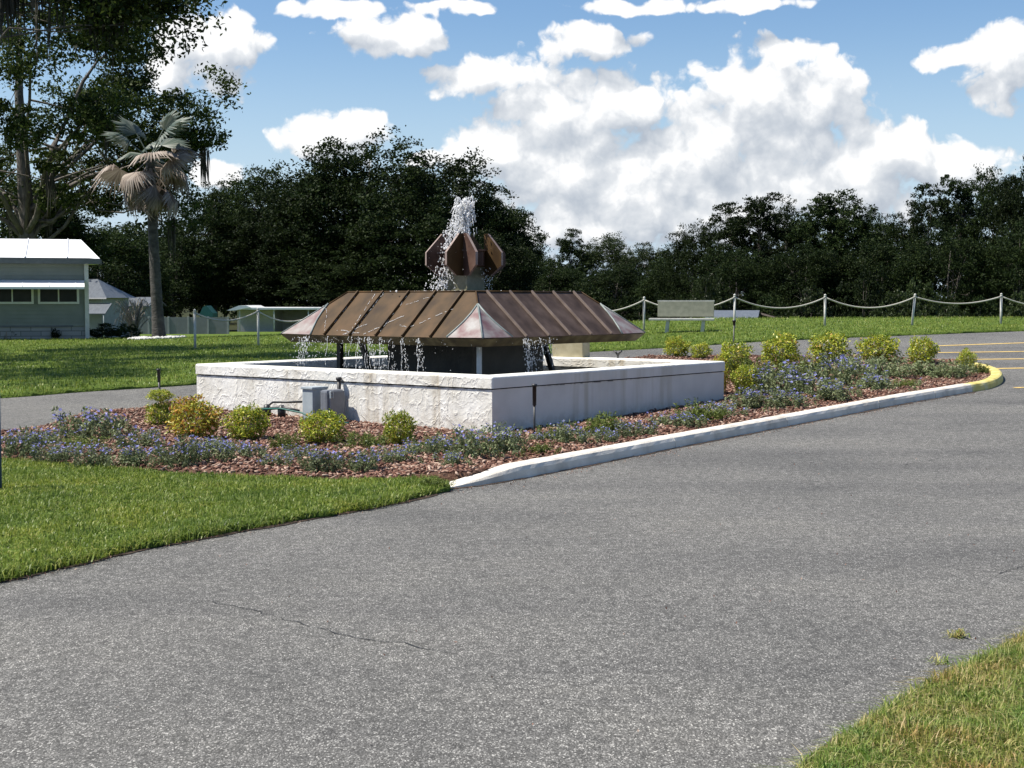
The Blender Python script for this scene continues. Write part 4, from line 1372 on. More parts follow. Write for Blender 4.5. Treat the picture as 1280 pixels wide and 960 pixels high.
for (a, b_) in ((-1, -1),):
    MB().tube([(a * 1.5, b_ * 1.5, .2), (a * 1.52, b_ * 1.52, 1.01)], .035, 10).build('hood_leg', M['white_pipe'] if (a, b_) == (-1, -1) else M['plinth'], fountain)
for (y0, y1, x) in ((.55, .78, -1.35), (1.35, 1.35, -1.2), (-.3, -.5, 1.45)):
    MB().box((x, (y0 + y1) / 2, .74), (.07, .07, .62), Matrix.Rotation(R(-20 if y0 != y1 else 0), 3, 'X')).build('strut', M['plinth'], fountain)
MB().box((2.57, .0, .825), (.2, .60, .25), bevel=.01).build('pump_housing', M['beige'], fountain)
mb = MB(); mb.box((0, 0, 1.9), (.39, .39, .42), bevel=.012); mb.box((0, 0, 1.725), (.5, .5, .04), bevel=.01)
mb.build('column', M['column'], fountain)
r45 = Matrix.Rotation(R(45 - 11), 3, 'Z')
mb = MB(); mb.box((0, 0, 2.19), (.56, .56, .22), r45, bevel=.008); mb.box((0, 0, 2.306), (.62, .62, .02), r45)
mb.build('spill_box', M['copper_dark'], fountain)
# folded petals: two thick plates meeting in a valley at the spill box, opening outwards
prof = [(0, 1.945), (.13, 1.945), (.335, 2.095), (.335, 2.275), (.075, 2.545), (0, 2.545)]
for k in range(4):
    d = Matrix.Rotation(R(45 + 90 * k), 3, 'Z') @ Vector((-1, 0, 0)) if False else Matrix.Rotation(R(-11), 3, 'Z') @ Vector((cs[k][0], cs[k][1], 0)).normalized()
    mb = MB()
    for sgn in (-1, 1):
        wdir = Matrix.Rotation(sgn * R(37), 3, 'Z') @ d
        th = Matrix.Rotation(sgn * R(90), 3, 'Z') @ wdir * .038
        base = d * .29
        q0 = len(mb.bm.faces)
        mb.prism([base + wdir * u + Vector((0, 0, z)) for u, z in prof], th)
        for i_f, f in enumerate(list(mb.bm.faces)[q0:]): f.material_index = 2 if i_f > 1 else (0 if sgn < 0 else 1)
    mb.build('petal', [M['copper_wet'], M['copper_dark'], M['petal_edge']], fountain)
MB().tube([(0, 0, 2.2), (0, 0, 2.42)], .03, 10).build('jet_nozzle', M['plinth'], fountain)
g = to_local(G(774, 446))
lamp = empty('basin_lamp', CEN + e1v * 1.35 + e2v * 0 + Vector((0, 0, 0)), TH, 'small dark Y shaped lamp bracket on the far basin rim', 'lamp')
lamp.location = (CEN + e1v * 2.57 - e2v * .9) + Vector((0, 0, TOP))
mb = MB(); mb.tube([(0, 0, 0), (0, 0, .06)], .014, 6); mb.tube([(0, 0, .05), (0, .07, .12)], .016, 6); mb.tube([(0, 0, .05), (0, -.07, .12)], .016, 6)
mb.build('bracket', M['black_plastic'], lamp)

# ---- moving water: droplets and ropes of water
ICO = bmesh.new(); bmesh.ops.create_icosphere(ICO, subdivisions=1, radius=1)
IV = np.array([v.co[:] for v in ICO.verts]); IF = np.array([[v.index for v in f.verts] for f in ICO.faces]); ICO.free()


class Drops:
    def __init__(self): self.V, self.F, self.o = [], [], 0
    def add(self, c, r, stretch=1.0, d=(0, 0, 1)):
        d = np.array(d, float); d /= np.linalg.norm(d) + 1e-9
        v = IV * r * rng.uniform(.75, 1.25, IV.shape)
        v = v + np.outer(v @ d, d) * (stretch - 1)
        self.V.append(v * .60 + np.array(c)); self.F.append(IF + self.o); self.o += len(IV)
    def rope(self, pts, r, gap=.12):
        """a thin broken strand through pts (4-sided tube pieces)"""
        pts = [np.array(p, float) for p in pts]
        for a, b in zip(pts[:-1], pts[1:]):
            if rng.random() < gap: continue
            d = b - a; l = np.linalg.norm(d)
            if l < 1e-4: continue
            rr = r * rng.uniform(.45, 1.25)
            # stretched bead: bead length slightly longer than the piece, so pieces fuse into a strand
            self.add((a + b) / 2, rr / .6, 1, (0, 0, 1)) if l < rr * 2 else self.add((a + b) / 2, rr / .6, max(1, l * .62 / rr), d)
    def build(self, name):
        return link(name, np_mesh(name, np.concatenate(self.V), np.concatenate(self.F), True), M['splash'])


Cw = np.array([CEN.x, CEN.y, 0])
D1 = Drops()
# rising core, breaking into a crown that drifts left, and the fall on the left side
for i in range(430):
    t = rng.random() ** .8
    z = 2.38 + .66 * t
    s = .026 + .042 * t
    D1.add(Cw + [rng.normal(-.015, s), rng.normal(0, s), z], rng.uniform(.008, .022), rng.uniform(1, 3))
for k in range(40):    # thin looping ropes
    a = rng.uniform(0, 6.28); vr = rng.uniform(.03, .125); top = rng.uniform(2.75, 3.09)
    vx = vr * math.cos(a) - .03; vy = vr * math.sin(a)
    tt = math.sqrt((top - 2.38) / 4.9)
    tmax = tt * rng.uniform(1.3, 2.0)
    rp = [Cw + [vx * (tmax * j / 30) / tt * 1.1, vy * (tmax * j / 30) / tt * 1.1, 2.38 + 2 * 4.9 * tt * (tmax * j / 30) - 4.9 * (tmax * j / 30) ** 2] for j in range(31)]
    D1.rope(rp, rng.uniform(.003, .008), .15)
    n = 26
    for j in range(n):
        t = tmax * j / n + rng.uniform(0, .01)
        z = 2.38 + 2 * 4.9 * tt * t - 4.9 * t * t
        vel = np.array([vx, vy, 2 * 4.9 * tt - 9.8 * t])
        D1.add(Cw + [vx * t / tt * 1.1, vy * t / tt * 1.1, z] + rng.normal(0, .008, 3), rng.uniform(.005, .015), rng.uniform(1, 2.6), vel)
for i in range(650):   # falling to the left, over the spill box and down the column
    t = rng.random()
    x = -.12 - .22 * t ** .7 + rng.normal(0, .06)
    D1.add(Cw + [x, rng.normal(-.1, .15), 2.75 - 1.0 * t + rng.normal(0, .03)], rng.uniform(.005, .016), rng.uniform(1, 2.5))
for i in range(150):
    D1.add(Cw + [-.34 + rng.normal(0, .12), rng.normal(-.15, .2), 1.76 + abs(rng.normal(0, .14))], rng.uniform(.006, .016), rng.uniform(1, 2))
for i in range(70):
    D1.add(Cw + [.31 + rng.normal(0, .05), rng.normal(-.15, .1), 1.75 + rng.random() * .3], rng.uniform(.005, .011), rng.uniform(1, 2))
for i in range(110):
    D1.add(Cw + [rng.normal(-.3, .35), rng.normal(-.1, .3), 1.8 + rng.random() * .75], rng.uniform(.003, .007))
for i in range(60):    # foam on the deck edge and on the spill box
    D1.add(Cw + [rng.normal(-.35, .3), rng.normal(-.5, .2), 1.72], rng.uniform(.012, .03))
    a = rng.uniform(-.3, -.1)
    D1.add(Cw + [a, -.2 + rng.normal(0, .06), 2.325 + rng.normal(0, .015)], rng.uniform(.012, .026))
tag(D1.build('water_jet'), 'white water jet bursting from the petals and falling to the left', 'water jet', kind=None)

D2 = Drops()
loc2w = lambda x, y, z: np.array((CEN + e1v * x + e2v * y + Vector((0, 0, z)))[:])
def eave_stream(y, n, spread, drop, size, wander=.0, face='L', zs=1.0):
    for i in range(int(n * 1.1)):
        t = rng.random() * drop
        out = .03 + .16 * math.sqrt(max(t, 0)) * wander
        q = rng.normal(0, spread) + wander * .25 * t
        p = loc2w(-HB - out + rng.normal(0, .015), y + q, ZB - .03 - t * zs) if face == 'L' else loc2w(y + q, -HB - out + rng.normal(0, .015), ZB - .03 - t * zs)
        D2.add(p, rng.uniform(.35, .95) * size, rng.uniform(1, 3.2))
def strand(y, drop, wander, face, r):
    n = 16; pts = []; ph = rng.uniform(0, 6.28); o0 = rng.uniform(.01, .05)
    for i in range(n + 1):
        t = drop * i / n
        out = o0 + .10 * math.sqrt(t); q = y + wander * .22 * t + .012 * math.sin(ph + t * 22)
        pts.append(loc2w(-HB - out, q, ZB - .01 - t) if face == 'L' else loc2w(q, -HB - out, ZB - .01 - t))
    D2.rope(pts, r, .18)
for y, wv_ in [(1.38, .6), (1.30, .4), (1.22, .7), (.47, .1), (.44, .2), (.28, 0), (.26, .1), (.13, -.7), (.09, -.4), (.07, -.8), (-.11, -.5), (-.13, -.3), (-.30, -.3), (-.49, -.6), (-.51, -.4), (-.77, -.5), (-.79, -.6), (.86, .1)]:
    strand(y + rng.normal(0, .008), rng.uniform(.4, .58), wv_, 'L', rng.uniform(.003, .0055))
for x, wv_ in [(-1.06, .4), (-1.02, .6), (-.97, .3), (-.9, .4), (-.74, .2), (-.7, .4), (-.5, .2)]:
    strand(x, rng.uniform(.35, .55), wv_, 'R', rng.uniform(.003, .005))
for y, n, sp, dr, sz, wd_ in [(1.33, 130, .09, .38, .012, .5), (1.12, 60, .14, .35, .009, .3), (.85, 50, .2, .3, .007, .2), (.45, 40, .1, .5, .008, .2), (.27, 55, .02, .58, .011, 0), (.10, 90, .035, .58, .012, -.6), (-.12, 70, .025, .58, .011, -.4), (-.30, 45, .03, .5, .009, -.3), (-.5, 55, .018, .58, .011, -.5), (-.78, 65, .02, .58, .012, -.5), (0, 80, .9, .2, .007, 0)]:
    eave_stream(y, n, sp, dr, sz, wd_)
for x, n, sp, dr, sz, wd_ in [(-1.05, 80, .03, .5, .012, .5), (-.95, 70, .08, .4, .010, .4), (-.72, 60, .07, .3, .010, .3), (-.5, 35, .06, .2, .008, .2)]:
    eave_stream(x, n, sp, dr, sz, wd_, 'R')
for i in range(170):   # splashes where it lands
    y = rng.uniform(-1.4, 1.9)
    D2.add(loc2w(-HB - .15 + rng.normal(0, .16), y, .52 + abs(rng.normal(0, .05))), rng.uniform(.004, .012))
tag(D2.build('falling_water'), 'white drips and streams pouring off the copper eaves into the basin', 'water', kind='stuff')
# thin trickles running down the wet left slope
mb = MB()
def trickle(y0, u0, y1, u1, w=.006):
    w = w * .6
    n = 22; pts = []
    for i in range(n + 1):
        t = i / n; y = y0 + (y1 - y0) * t + rng.normal(0, .008); u = u0 + (u1 - u0) * t + .05 * math.sin(t * 6) * .3
        pts.append(loc2w(-HB + u * (HB - HT) - .006, y, ZB + u * (ZT - ZB) + .008))
    for a in range(0, n, 1):
        if rng.random() < .72: mb.tube([Vector(pts[a]), Vector(pts[a + 1])], [w * rng.uniform(.5, 1.3), w * rng.uniform(.3, 1.2)], 5)
trickle(.62, .98, .52, .02); trickle(.46, .97, .5, .45); trickle(.32, .25, .62, .02); trickle(-.25, .45, .25, .03); trickle(-1.05, .62, -.45, .18); trickle(-.45, .18, -.30, .25)
trickle(.97, .9, .97, .05, .004); trickle(.48, .8, .47, .03, .004); trickle(-.02, .9, -.02, .02, .004); trickle(1.35, .6, 1.0, .05, .004); trickle(-.55, .9, -.1, .7, .004)
trickle(.8, .1, .35, .06, .006)
tag(mb.build('trickling_water', M['splash']), 'thin white trickles running down the wet left slope of the hood', 'water', kind='stuff')

# ------------------------------------------------------------------ electrical boxes, pipes, risers
def place(px, py, label, name, cat, group=None, rz=TH):
    g = G(px, py, .045)
    return empty(name, g, rz, label, cat, group)


g0 = to_local(G(392, 545, .07))
def loc_world(x, y, z): return CEN + e1v * x + e2v * y + Vector((0, 0, z))
bx = -2.98
def along(px, x):
    """local y of the point at local x that shows at column px"""
    ys = np.linspace(-2.7, 2.7, 2000)
    q_ = [loc_world(x, y, .3) for y in ys]
    return float(ys[np.argmin([abs(640 + FPX * p.x / p.y - px) for p in q_])])


by = along(393, bx)
zb = tz(*loc_world(bx, by, 0)[:2]) + .03
box1 = empty('electrical_box', loc_world(bx, by, zb), TH, 'light grey steel electrical box with a lipped lid on the left wall', 'electrical box', 'electrical boxes at the fountain wall')
MB().box((0, 0, .19), (.26, .19, .42), bevel=.008).build('cabinet', M['grey_box'], box1)
MB().box((-.005, 0, .415), (.285, .215, .03), bevel=.006).build('lid', M['grey_box'], box1)
box2 = empty('electrical_box', loc_world(bx + .04, by - .27, zb), TH, 'dark grey rounded meter box with a pale latch beside the lighter box', 'electrical box', 'electrical boxes at the fountain wall')
MB().box((0, 0, .185), (.30, .13, .43), bevel=.03).build('cabinet', M['grey_dark'], box2)
MB().box((.01, -.075, .2), (.26, .03, .37), bevel=.012).build('door', M['grey_dark'], box2)
mb = MB(); mb.box((-.12, -.1, .34), (.018, .02, .09), bevel=.005); mb.box((-.085, -.1, .34), (.018, .02, .09), bevel=.005); mb.box((-.10, -.1, .382), (.05, .02, .018)); mb.build('latch', M['grey_box'], box2)
con = empty('conduit_pipe', loc_world(-2.765, by - .22, zb), TH, 'dark capped pipe rising up the wall behind the electrical boxes', 'pipe')
MB().tube([(0, 0, .0), (0, 0, .52)], .026, 10).build('pipe', M['black_plastic'], con)
MB().tube([(0, 0, .505), (0, 0, .515), (0, 0, .54), (0, 0, .55)], [.028, .04, .04, .028], 10).build('cap', M['black_plastic'], con)
irr = empty('irrigation_valves', loc_world(-3.15, by + .42, zb), TH, 'black irrigation pipes and valves left of the electrical boxes', 'pipework')
MB().tube([(.0, -.3, .12), (0, .0, .15), (.02, .5, .10), (.05, .8, .02)], .02, 8).tube([(.1, -.25, .23), (.1, .3, .2), (.08, .55, .05)], .014, 8).build('pipe', M['black_plastic'], irr)
for y in (.02, .3): MB().tube([(0, y, .0), (0, y, .12), (0, y, .18)], [.05, .055, .03], 10).build('valve', M['black_plastic'], irr)
pts = [loc_world(-3.2, by + .75, zb + .12), loc_world(-3.2, by + .4, zb + .14), loc_world(-3.16, by + .05, zb + .10), loc_world(-3.2, by - .2, zb + .04), loc_world(-3.25, by - .65, zb + .03), loc_world(-3.27, by - .9, zb + .03)]
tag(MB().tube(pts, .011, 8).build('garden_hose', M['teal_pipe']), 'teal hose running past the electrical boxes through the plants', 'hose')


def riser(px, py, toppy, label, head=.16, lean=0, wr=.012):
    g = G(px, py, .045)
    h = atY(px, toppy, g.y).z - g.z
    root = empty('sprinkler_riser', g, 0, label, 'sprinkler', 'black sprinkler risers in the bed')
    root.rotation_euler = (0, R(lean), 0)
    MB().tube([(0, 0, -.1), (0, 0, h - head)], wr, 8).build('riser_pipe', M['black_plastic'], root)
    MB().tube([(0, 0, h - head), (0, 0, h - head + .02), (0, 0, h - .03), (0, 0, h - .028), (0, 0, h)], [wr, .022, .024, .032, .032], 10).build('sprinkler_head', M['black_plastic'], root)


riser(668, 549, 480, 'tall black sprinkler riser in front of the shaded right wall', .25)
riser(200, 500, 461, 'short black sprinkler riser behind the bed near the back road, left of the basin', .2, -2, .018)
riser(916, 466, 400, 'black sprinkler riser among the yellow bushes behind the right corner', .1, 1)
g = G(-1.5, 612, .045)
root = empty('marker_post', g, 0, 'thin dark blue post cut by the left edge of the picture', 'post')
MB().tube([(0, 0, -.1), (0, 0, .84)], .026, 10).build('shaft', M['blue_paint'], root)
MB().tube([(0, 0, .84), (0, 0, .86)], [.028, .015], 10).build('cap', M['blue_paint'], root)


# ------------------------------------------------------------------ planting
def dome_leaves(n, rx, rz, lsize, seed, shell=.45, up=.5, lumps=7):
    q = np.random.default_rng(seed)
    d = q.normal(0, 1, (n, 3)); d /= np.linalg.norm(d, axis=1)[:, None]
    rr = shell + (1 - shell) * q.random(n) ** .5
    ph = q.uniform(0, 6.28, 3)
    bump = 1 + .20 * np.sin(d[:, 0] * lumps * .7 + ph[0]) * np.sin(d[:, 1] * lumps * .7 + ph[1]) + .16 * np.sin(d[:, 2] * lumps * .8 + ph[2] + d[:, 0] * 3) + np.abs(q.normal(0, .07, n))
    p = d * (rr * bump)[:, None] * np.array([rx, rx, rz])
    p[:, 2] += rz * 1.02
    return leaf_arrays(p, lsize, up, .42, seed + 5, 0, d * .6)


def stems_mb(n, rx, h, seed, r=.006):
    q = np.random.default_rng(seed); mb = MB()
    for i in range(n):
        a = q.uniform(0, 6.28); s = q.uniform(.2, .8) * rx
        mb.tube([(q.normal(0, .03), q.normal(0, .03), -.04), (s * .4 * math.cos(a), s * .4 * math.sin(a), h * .5), (s * math.cos(a), s * math.sin(a), h)], [r, r * .8, r * .4], 4)
    return mb


shrub_proto = []
for i in range(4):
    V, F = dome_leaves(2600, .27, .24, .05, 300 + i)
    cm = np_mesh('foliage', V, F)
    mb = stems_mb(14, .2, .36, 320 + i); sm = bpy.data.meshes.new('stems'); mb.bm.to_mesh(sm); mb.bm.free(); sm.materials.append(M['twig'])
    cr = cm.copy(); cm.materials.append(M['nandina']); cr.materials.append(M['nandina_red'])
    shrub_proto.append((cm, cr, sm))


def shrub(px, py, wpx, hpx, label, var, red=False, group='yellow green bushes in the bed', zoff=0.0):
    """bush whose foot is at (px, py) and which is wpx wide and hpx tall in the photograph"""
    if px > 800: wpx *= .88
    g = G(px, py, .045)
    k = g.y / FPX
    root = empty('yellow_bush', g + Vector((0, 0, zoff)), rng.uniform(0, 6.28), label, 'bush', group)
    root.scale = (wpx * k / .55 * rng.uniform(.94, 1.06), wpx * k / .55 * rng.uniform(.9, 1.1), hpx * k / .5)
    cm, cr, sm = shrub_proto[var % 4]
    for nm, me in (('stems', sm), ('foliage', cr if red else cm)):
        o = bpy.data.objects.new(nm, me); COL.objects.link(o); o.parent = root
    return root


shrub(243, 550, 62, 54, 'largest orange tinted yellow bush left of the basin corner', 0, True)
shrub(310, 551, 52, 46, 'rounded yellow bush between the orange tinted one and the electrical boxes', 1)
shrub(404, 556, 54, 45, 'rounded yellow bush in front of the electrical boxes', 2)
shrub(499, 558, 38, 46, 'small upright yellow bush alone before the stucco wall', 3)
# two-tiered small bush by the back road
tb = shrub(201, 535, 36, 34, 'two tiered little yellow bush at the left of the basin, lower ball and flat top', 1, zoff=0)
o = bpy.data.objects.new('foliage', shrub_proto[2][0]); COL.objects.link(o); o.parent = tb; o.location = (0, 0, .5); o.scale = (.85, .85, .45)
shrub(846, 447, 36, 26, 'small yellow bush behind the far basin rim', 0)
shrub(876, 448, 30, 20, 'small green bush right behind the far basin rim', 3)
shrub(918, 470, 52, 44, 'yellow bush around the foot of the black riser', 1)
shrub(897, 492, 30, 46, 'tall yellow bush touching the right basin corner', 2, True)
shrub(931, 491, 38, 36, 'front yellow bush right of the basin corner', 3)
shrub(975, 459, 56, 42, 'spreading yellow bush left of the back row', 0)
shrub(1036, 455, 58, 40, 'widest yellow bush in the middle of the back row', 1)
shrub(1098, 453, 54, 36, 'square topped yellow bush, next right of the widest one', 2)
shrub(1153, 456, 40, 36, 'compact dark yellow bush near the right end of the row', 3)
shrub(1208, 463, 26, 27, 'smallest yellow bush at the nose of the island', 0)

flower_proto = []
for i in range(5):
    q = np.random.default_rng(400 + i)
    V, F = [], []
    o = 0
    n = 26
    cl = q.normal(0, .14, (n, 2))
    P_, Dr = [], []
    for c in cl:
        h = q.uniform(.10, .24)
        m = 75
        t = q.random(m)
        a = q.uniform(0, 6.28); l = q.uniform(.02, .13)
        P_.append(np.stack([c[0] + l * t * math.cos(a) + q.normal(0, .022, m), c[1] + l * t * math.sin(a) + q.normal(0, .022, m), .015 + h * t + q.normal(0, .012, m)], 1))
    P_ = np.concatenate(P_)
    V, F = leaf_arrays(P_, .036, .3, .38, 420 + i)
    fm = np_mesh('foliage', V, F); fg = fm.copy(); fm.materials.append(M['blue_leaf']); fg.materials.append(M['green_leaf'])
    # five-petalled blossoms near the top
    tops_ = P_[(P_[:, 2] > .12)]
    tops_ = tops_[q.permutation(len(tops_))[:95]] + q.normal(0, .012, (95, 3)) + np.array([0, 0, .015])
    BV, BF = [], []; o = 0
    for c in tops_:
        nrm = Vector((q.normal(0, .5), q.normal(0, .5), 1)).normalized()
        u = nrm.orthogonal().normalized(); v = nrm.cross(u)
        s = q.uniform(.010, .017)
        for k in range(5):
            a = k * 1.2566
            p1 = u * math.cos(a) + v * math.sin(a); p2 = u * math.cos(a + .5) + v * math.sin(a + .5); p3 = u * math.cos(a - .5) + v * math.sin(a - .5)
            BV += [c, c + np.array(p3) * s * .7, c + np.array(p1) * s * 1.15 + np.array(nrm) * .002, c + np.array(p2) * s * .7]
            BF.append((o, o + 1, o + 2, o + 3)); o += 4
    bmh = np_mesh('blossoms', np.array(BV), np.array(BF)); bmh.materials.append(M['petal'])
    flower_proto.append((fm, fg, bmh))


def flower(px, py, wpx, hpx, label, var, bloom=True, green=False, name='flowering_plant', cat='flowers', group='blue flowering clumps in the bed'):
    g = G(px, py, .045)
    k = g.y / FPX
    root = empty(name, g, rng.uniform(0, 6.28), label, cat, group)
    root.scale = (wpx * k / .56 * rng.uniform(.9, 1.15), wpx * k / .56 * rng.uniform(.85, 1.1), hpx * k / .29 * rng.uniform(.75, 1.25))
    fm, fg, bl = flower_proto[var % 5]
    lst = [('foliage', fg if green else fm)] + ([('blossoms', bl)] if bloom else [])
    for nm, me in lst:
        o = bpy.data.objects.new(nm, me); COL.objects.link(o); o.parent = root
    return root


i = 0
for a in [
    (28, 572, 70, 36, 'bluish clump at the far left beside the dark blue post'),
    (70, 577, 66, 32, 'grey green clump right of the one by the blue post'),
    (122, 548, 100, 46, 'tall straggly flowering plant on the left against the back road'),
    (120, 583, 56, 30, 'low pale green clump at the front edge below the straggly plant'),
    (172, 584, 64, 34, 'violet flowered clump at the front edge left of the orange tinted bush'),
    (224, 586, 74, 40, 'densely blooming clump directly in front of the orange tinted bush'),
    (268, 582, 60, 34, 'blue clump at the foot of the orange tinted bush, right side'),
    (312, 575, 60, 30, 'blue clump in front of the second rounded yellow bush'),
    (342, 584, 46, 26, 'low green clump on the mulch between two yellow bushes'),
    (405, 590, 66, 36, 'blue clump in front of the bush at the electrical boxes'),
    (450, 588, 60, 34, 'blue clump at the middle of the front mulch, right of the boxes'),
    (492, 580, 56, 28, 'grey green clump below the small upright yellow bush'),
    (532, 572, 56, 28, 'sparse flowered clump between the upright bush and the basin corner'),
    (588, 572, 70, 44, 'lavender like clump on the left of the near basin corner'),
    (632, 566, 64, 36, 'violet clump directly below the near basin corner'),
    (716, 559, 62, 32, 'compact blue clump behind the kerb, right of the tall riser'),
    (796, 547, 60, 34, 'bright violet clump along the middle of the shaded wall'),
    (848, 533, 60, 30, 'grey blue clump along the shaded wall before its right end'),
    (905, 524, 60, 28, 'blue clump at the foot of the right basin corner'),
    (940, 510, 70, 34, 'bluish clump right of the basin corner by the kerb'),
    (985, 510, 60, 34, 'violet clump near the kerb in front of the large patch'),
    (962, 490, 80, 40, 'broad blue clump behind, right of the front yellow bush'),
    (1010, 492, 84, 42, 'brightest violet clump in the centre of the right patch'),
    (1052, 482, 80, 40, 'blue clump in front of the widest yellow bush'),
    (1045, 500, 64, 32, 'violet clump close to the kerb below the widest bush'),
    (275, 566, 50, 26, 'small grey green clump behind the blue row, right of the orange tinted bush'),
    (170, 562, 60, 28, 'pale clump on the mulch left of the orange tinted bush'),
    (52, 556, 60, 26, 'sparse clump at the far left, up against the back road'),
    (370, 574, 46, 24, 'sparse violet clump just left of the bush at the electrical boxes'),
    (565, 584, 56, 22, 'low violet clump on the mulch behind the tapered kerb start'),
    (676, 556, 44, 28, 'violet clump at the foot of the tall riser'),
    (760, 556, 44, 24, 'low violet clump at the kerb between the compact clump and the bright one'),
    (870, 524, 44, 26, 'violet clump near the right end of the shaded wall, behind the grey blue one'),
    (1075, 470, 70, 30, 'pale violet clump behind, between the widest and the square topped bush'),
    (1095, 488, 62, 36, 'last violet clump before the bare mulch on the right'),
]:
    flower(*a, i); i += 1
for a in [
    (100, 560, 60, 24, 'sparse green weed on the open mulch at left'),
    (460, 562, 66, 22, 'bright green weeds at the foot of the stucco wall right of the boxes'),
    (545, 562, 60, 26, 'yellowish weeds at the foot of the wall left of the near corner'),
    (355, 560, 40, 26, 'green weeds below the irrigation valves'),
    (675, 568, 46, 18, 'low green weed at the kerb below the tall riser'),
    (752, 545, 64, 36, 'taller green weed against the shaded wall'),
    (690, 556, 40, 30, 'green plant just left of the compact blue clump'),
    (880, 528, 56, 26, 'green plant against the right end of the shaded wall'),
    (1110, 473, 70, 26, 'grey green mat in front of the square topped bush'),
    (1150, 471, 70, 26, 'grey green mat below the compact dark bush'),
    (1188, 472, 60, 24, 'grey green mat left of the smallest bush'),
    (1130, 485, 40, 14, 'small weed on the bare mulch near the nose'),
    (1000, 470, 80, 30, 'green mat between the back row and the violet patch'),
    (940, 472, 40, 26, 'dull green plant between the riser bush and the back row'),
    (1222, 468, 30, 16, 'pale grass tuft at the yellow kerb'),
    (545, 606, 44, 14, 'grass tuft at the tapered start of the kerb'),
]:
    flower(*a, i, bloom=False, green=a[0] not in (1110, 1150, 1188), name='weed_plant', cat='plant', group='green plants in the bed'); i += 1

# loose bark chips
n = 42000
P = np.array(bed_poly); lo, hi = P.min(0), P.max(0)
p = rng.uniform(lo, hi, (n * 3, 2)); p = p[visible(p)]; p = p[inside(p, bed_poly)]
loc = np.stack([(p[:, 0] - CEN.x) * e1v.x + (p[:, 1] - CEN.y) * e1v.y, (p[:, 0] - CEN.x) * e2v.x + (p[:, 1] - CEN.y) * e2v.y], 1)
p = p[(np.abs(loc) > 2.72).any(1)]
p = p[rng.random(len(p)) < np.clip((17 / p[:, 1]) ** 2, 0, 1)][:n]
n = len(p)
z = terr(p[:, 0], p[:, 1]) + .012 + bed_bump(p[:, 0], p[:, 1]) + rng.uniform(.0, .02, n)
a = rng.uniform(0, 6.28, n); L_ = rng.uniform(.012, .038, n); W_ = rng.uniform(.006, .014, n); T_ = rng.uniform(.004, .010, n)
tilt = rng.normal(0, .3, n)
d = np.stack([np.cos(a) * np.cos(tilt), np.sin(a) * np.cos(tilt), np.sin(tilt)], 1); s = np.stack([-np.sin(a), np.cos(a), rng.normal(0, .25, n)], 1)
u = np.cross(d, s)
c = np.stack([p[:, 0], p[:, 1], z], 1)
cube = [(-1, -1, -1), (1, -.6, -1), (1, .7, -1), (-1, 1, -1), (-.9, -.8, 1), (.8, -.5, 1), (.9, .5, 1), (-.8, .9, 1)]
V = np.stack([c + d * (L_ * q0)[:, None] + s * (W_ * q1)[:, None] + u * (T_ * q2)[:, None] for q0, q1, q2 in cube], 1).reshape(-1, 3)
fc = np.array([(0, 3, 2, 1), (4, 5, 6, 7), (0, 1, 5, 4), (1, 2, 6, 5), (2, 3, 7, 6), (3, 0, 4, 7)])
F = (np.arange(n)[:, None, None] * 8 + fc[None]).reshape(-1, 4)
tag(link('bark_mulch', np_mesh('bark_mulch', V, F), M['chip']), 'reddish bark chips covering the bed', 'mulch', kind='stuff')

# dead leaves and grit washed against the kerb and lawn edges
cen = np.concatenate([np.array(offset_path(densify(kerb_front, .1, 0, False), -.10)), np.array(e1), np.array(e2)])
nl = 1500
c = cen[rng.integers(0, len(cen), nl)] + rng.normal(0, .05, (nl, 2)) + np.abs(rng.normal(0, .06, (nl, 1))) * np.array([[.6, -.6]])
far = rng.uniform([-2, 5], [5, 16], (260, 2)); c = np.concatenate([c, far])
V, F = leaf_arrays(np.stack([c[:, 0], c[:, 1], terr(c[:, 0], c[:, 1]) + .009], 1), .016, 3, .5, 91)
V[:, 2] = np.maximum(V[:, 2], terr(V[:, 0], V[:, 1]) + .003)
tag(link('leaf_litter', np_mesh('leaf_litter', V, F), M['chip']), 'brown leaf bits and grit scattered along the kerb and lawn edges', 'litter', kind='stuff')

# two tufts of dry grass growing through the tarmac
for px, py, lab, nb in ((1197, 797, 'pale dry grass tuft on the tarmac, right one', 60), (1176, 830, 'thin straw wisp on the tarmac near the verge', 24)):
    g = G(px, py)
    root = empty('grass_tuft', g, 0, lab, 'grass tuft', 'dry tufts on the tarmac')
    V, F, o = [], [], 0
    for k in range(nb):
        a = rng.uniform(0, 6.28); l = rng.uniform(.02, .075); hh = rng.uniform(.008, .045)
        d = np.array([math.cos(a), math.sin(a), 0]); s = np.array([-d[1], d[0], 0]) * .0025
        b0 = rng.normal(0, .012, 3) * [1.6, 1, 0]
        V += [b0 - s, b0 + s, b0 + d * l * .5 + s + [0, 0, hh], b0 + d * l * .5 - s + [0, 0, hh], b0 + d * l + [0, 0, hh * .6]]
        F += [(o, o + 1, o + 2), (o, o + 2, o + 3), (o + 3, o + 2, o + 4)]; o += 5
    link('blades', np_mesh('blades', np.array(V), np.array(F)), M['dry_grass'], root)

# ------------------------------------------------------------------ light and sky
SUN = Vector((-.995, -.08, 0)).normalized() * math.cos(R(58)) + Vector((0, 0, math.sin(R(58))))
sd = bpy.data.lights.new('sun', 'SUN'); sd.energy = 4.5; sd.angle = R(.53); sd.color = (1, .95, .86)
so = bpy.data.objects.new('sun', sd); COL.objects.link(so)
so.rotation_euler = SUN.to_track_quat('Z', 'Y').to_euler()
so.location = (-20, 5, 40)

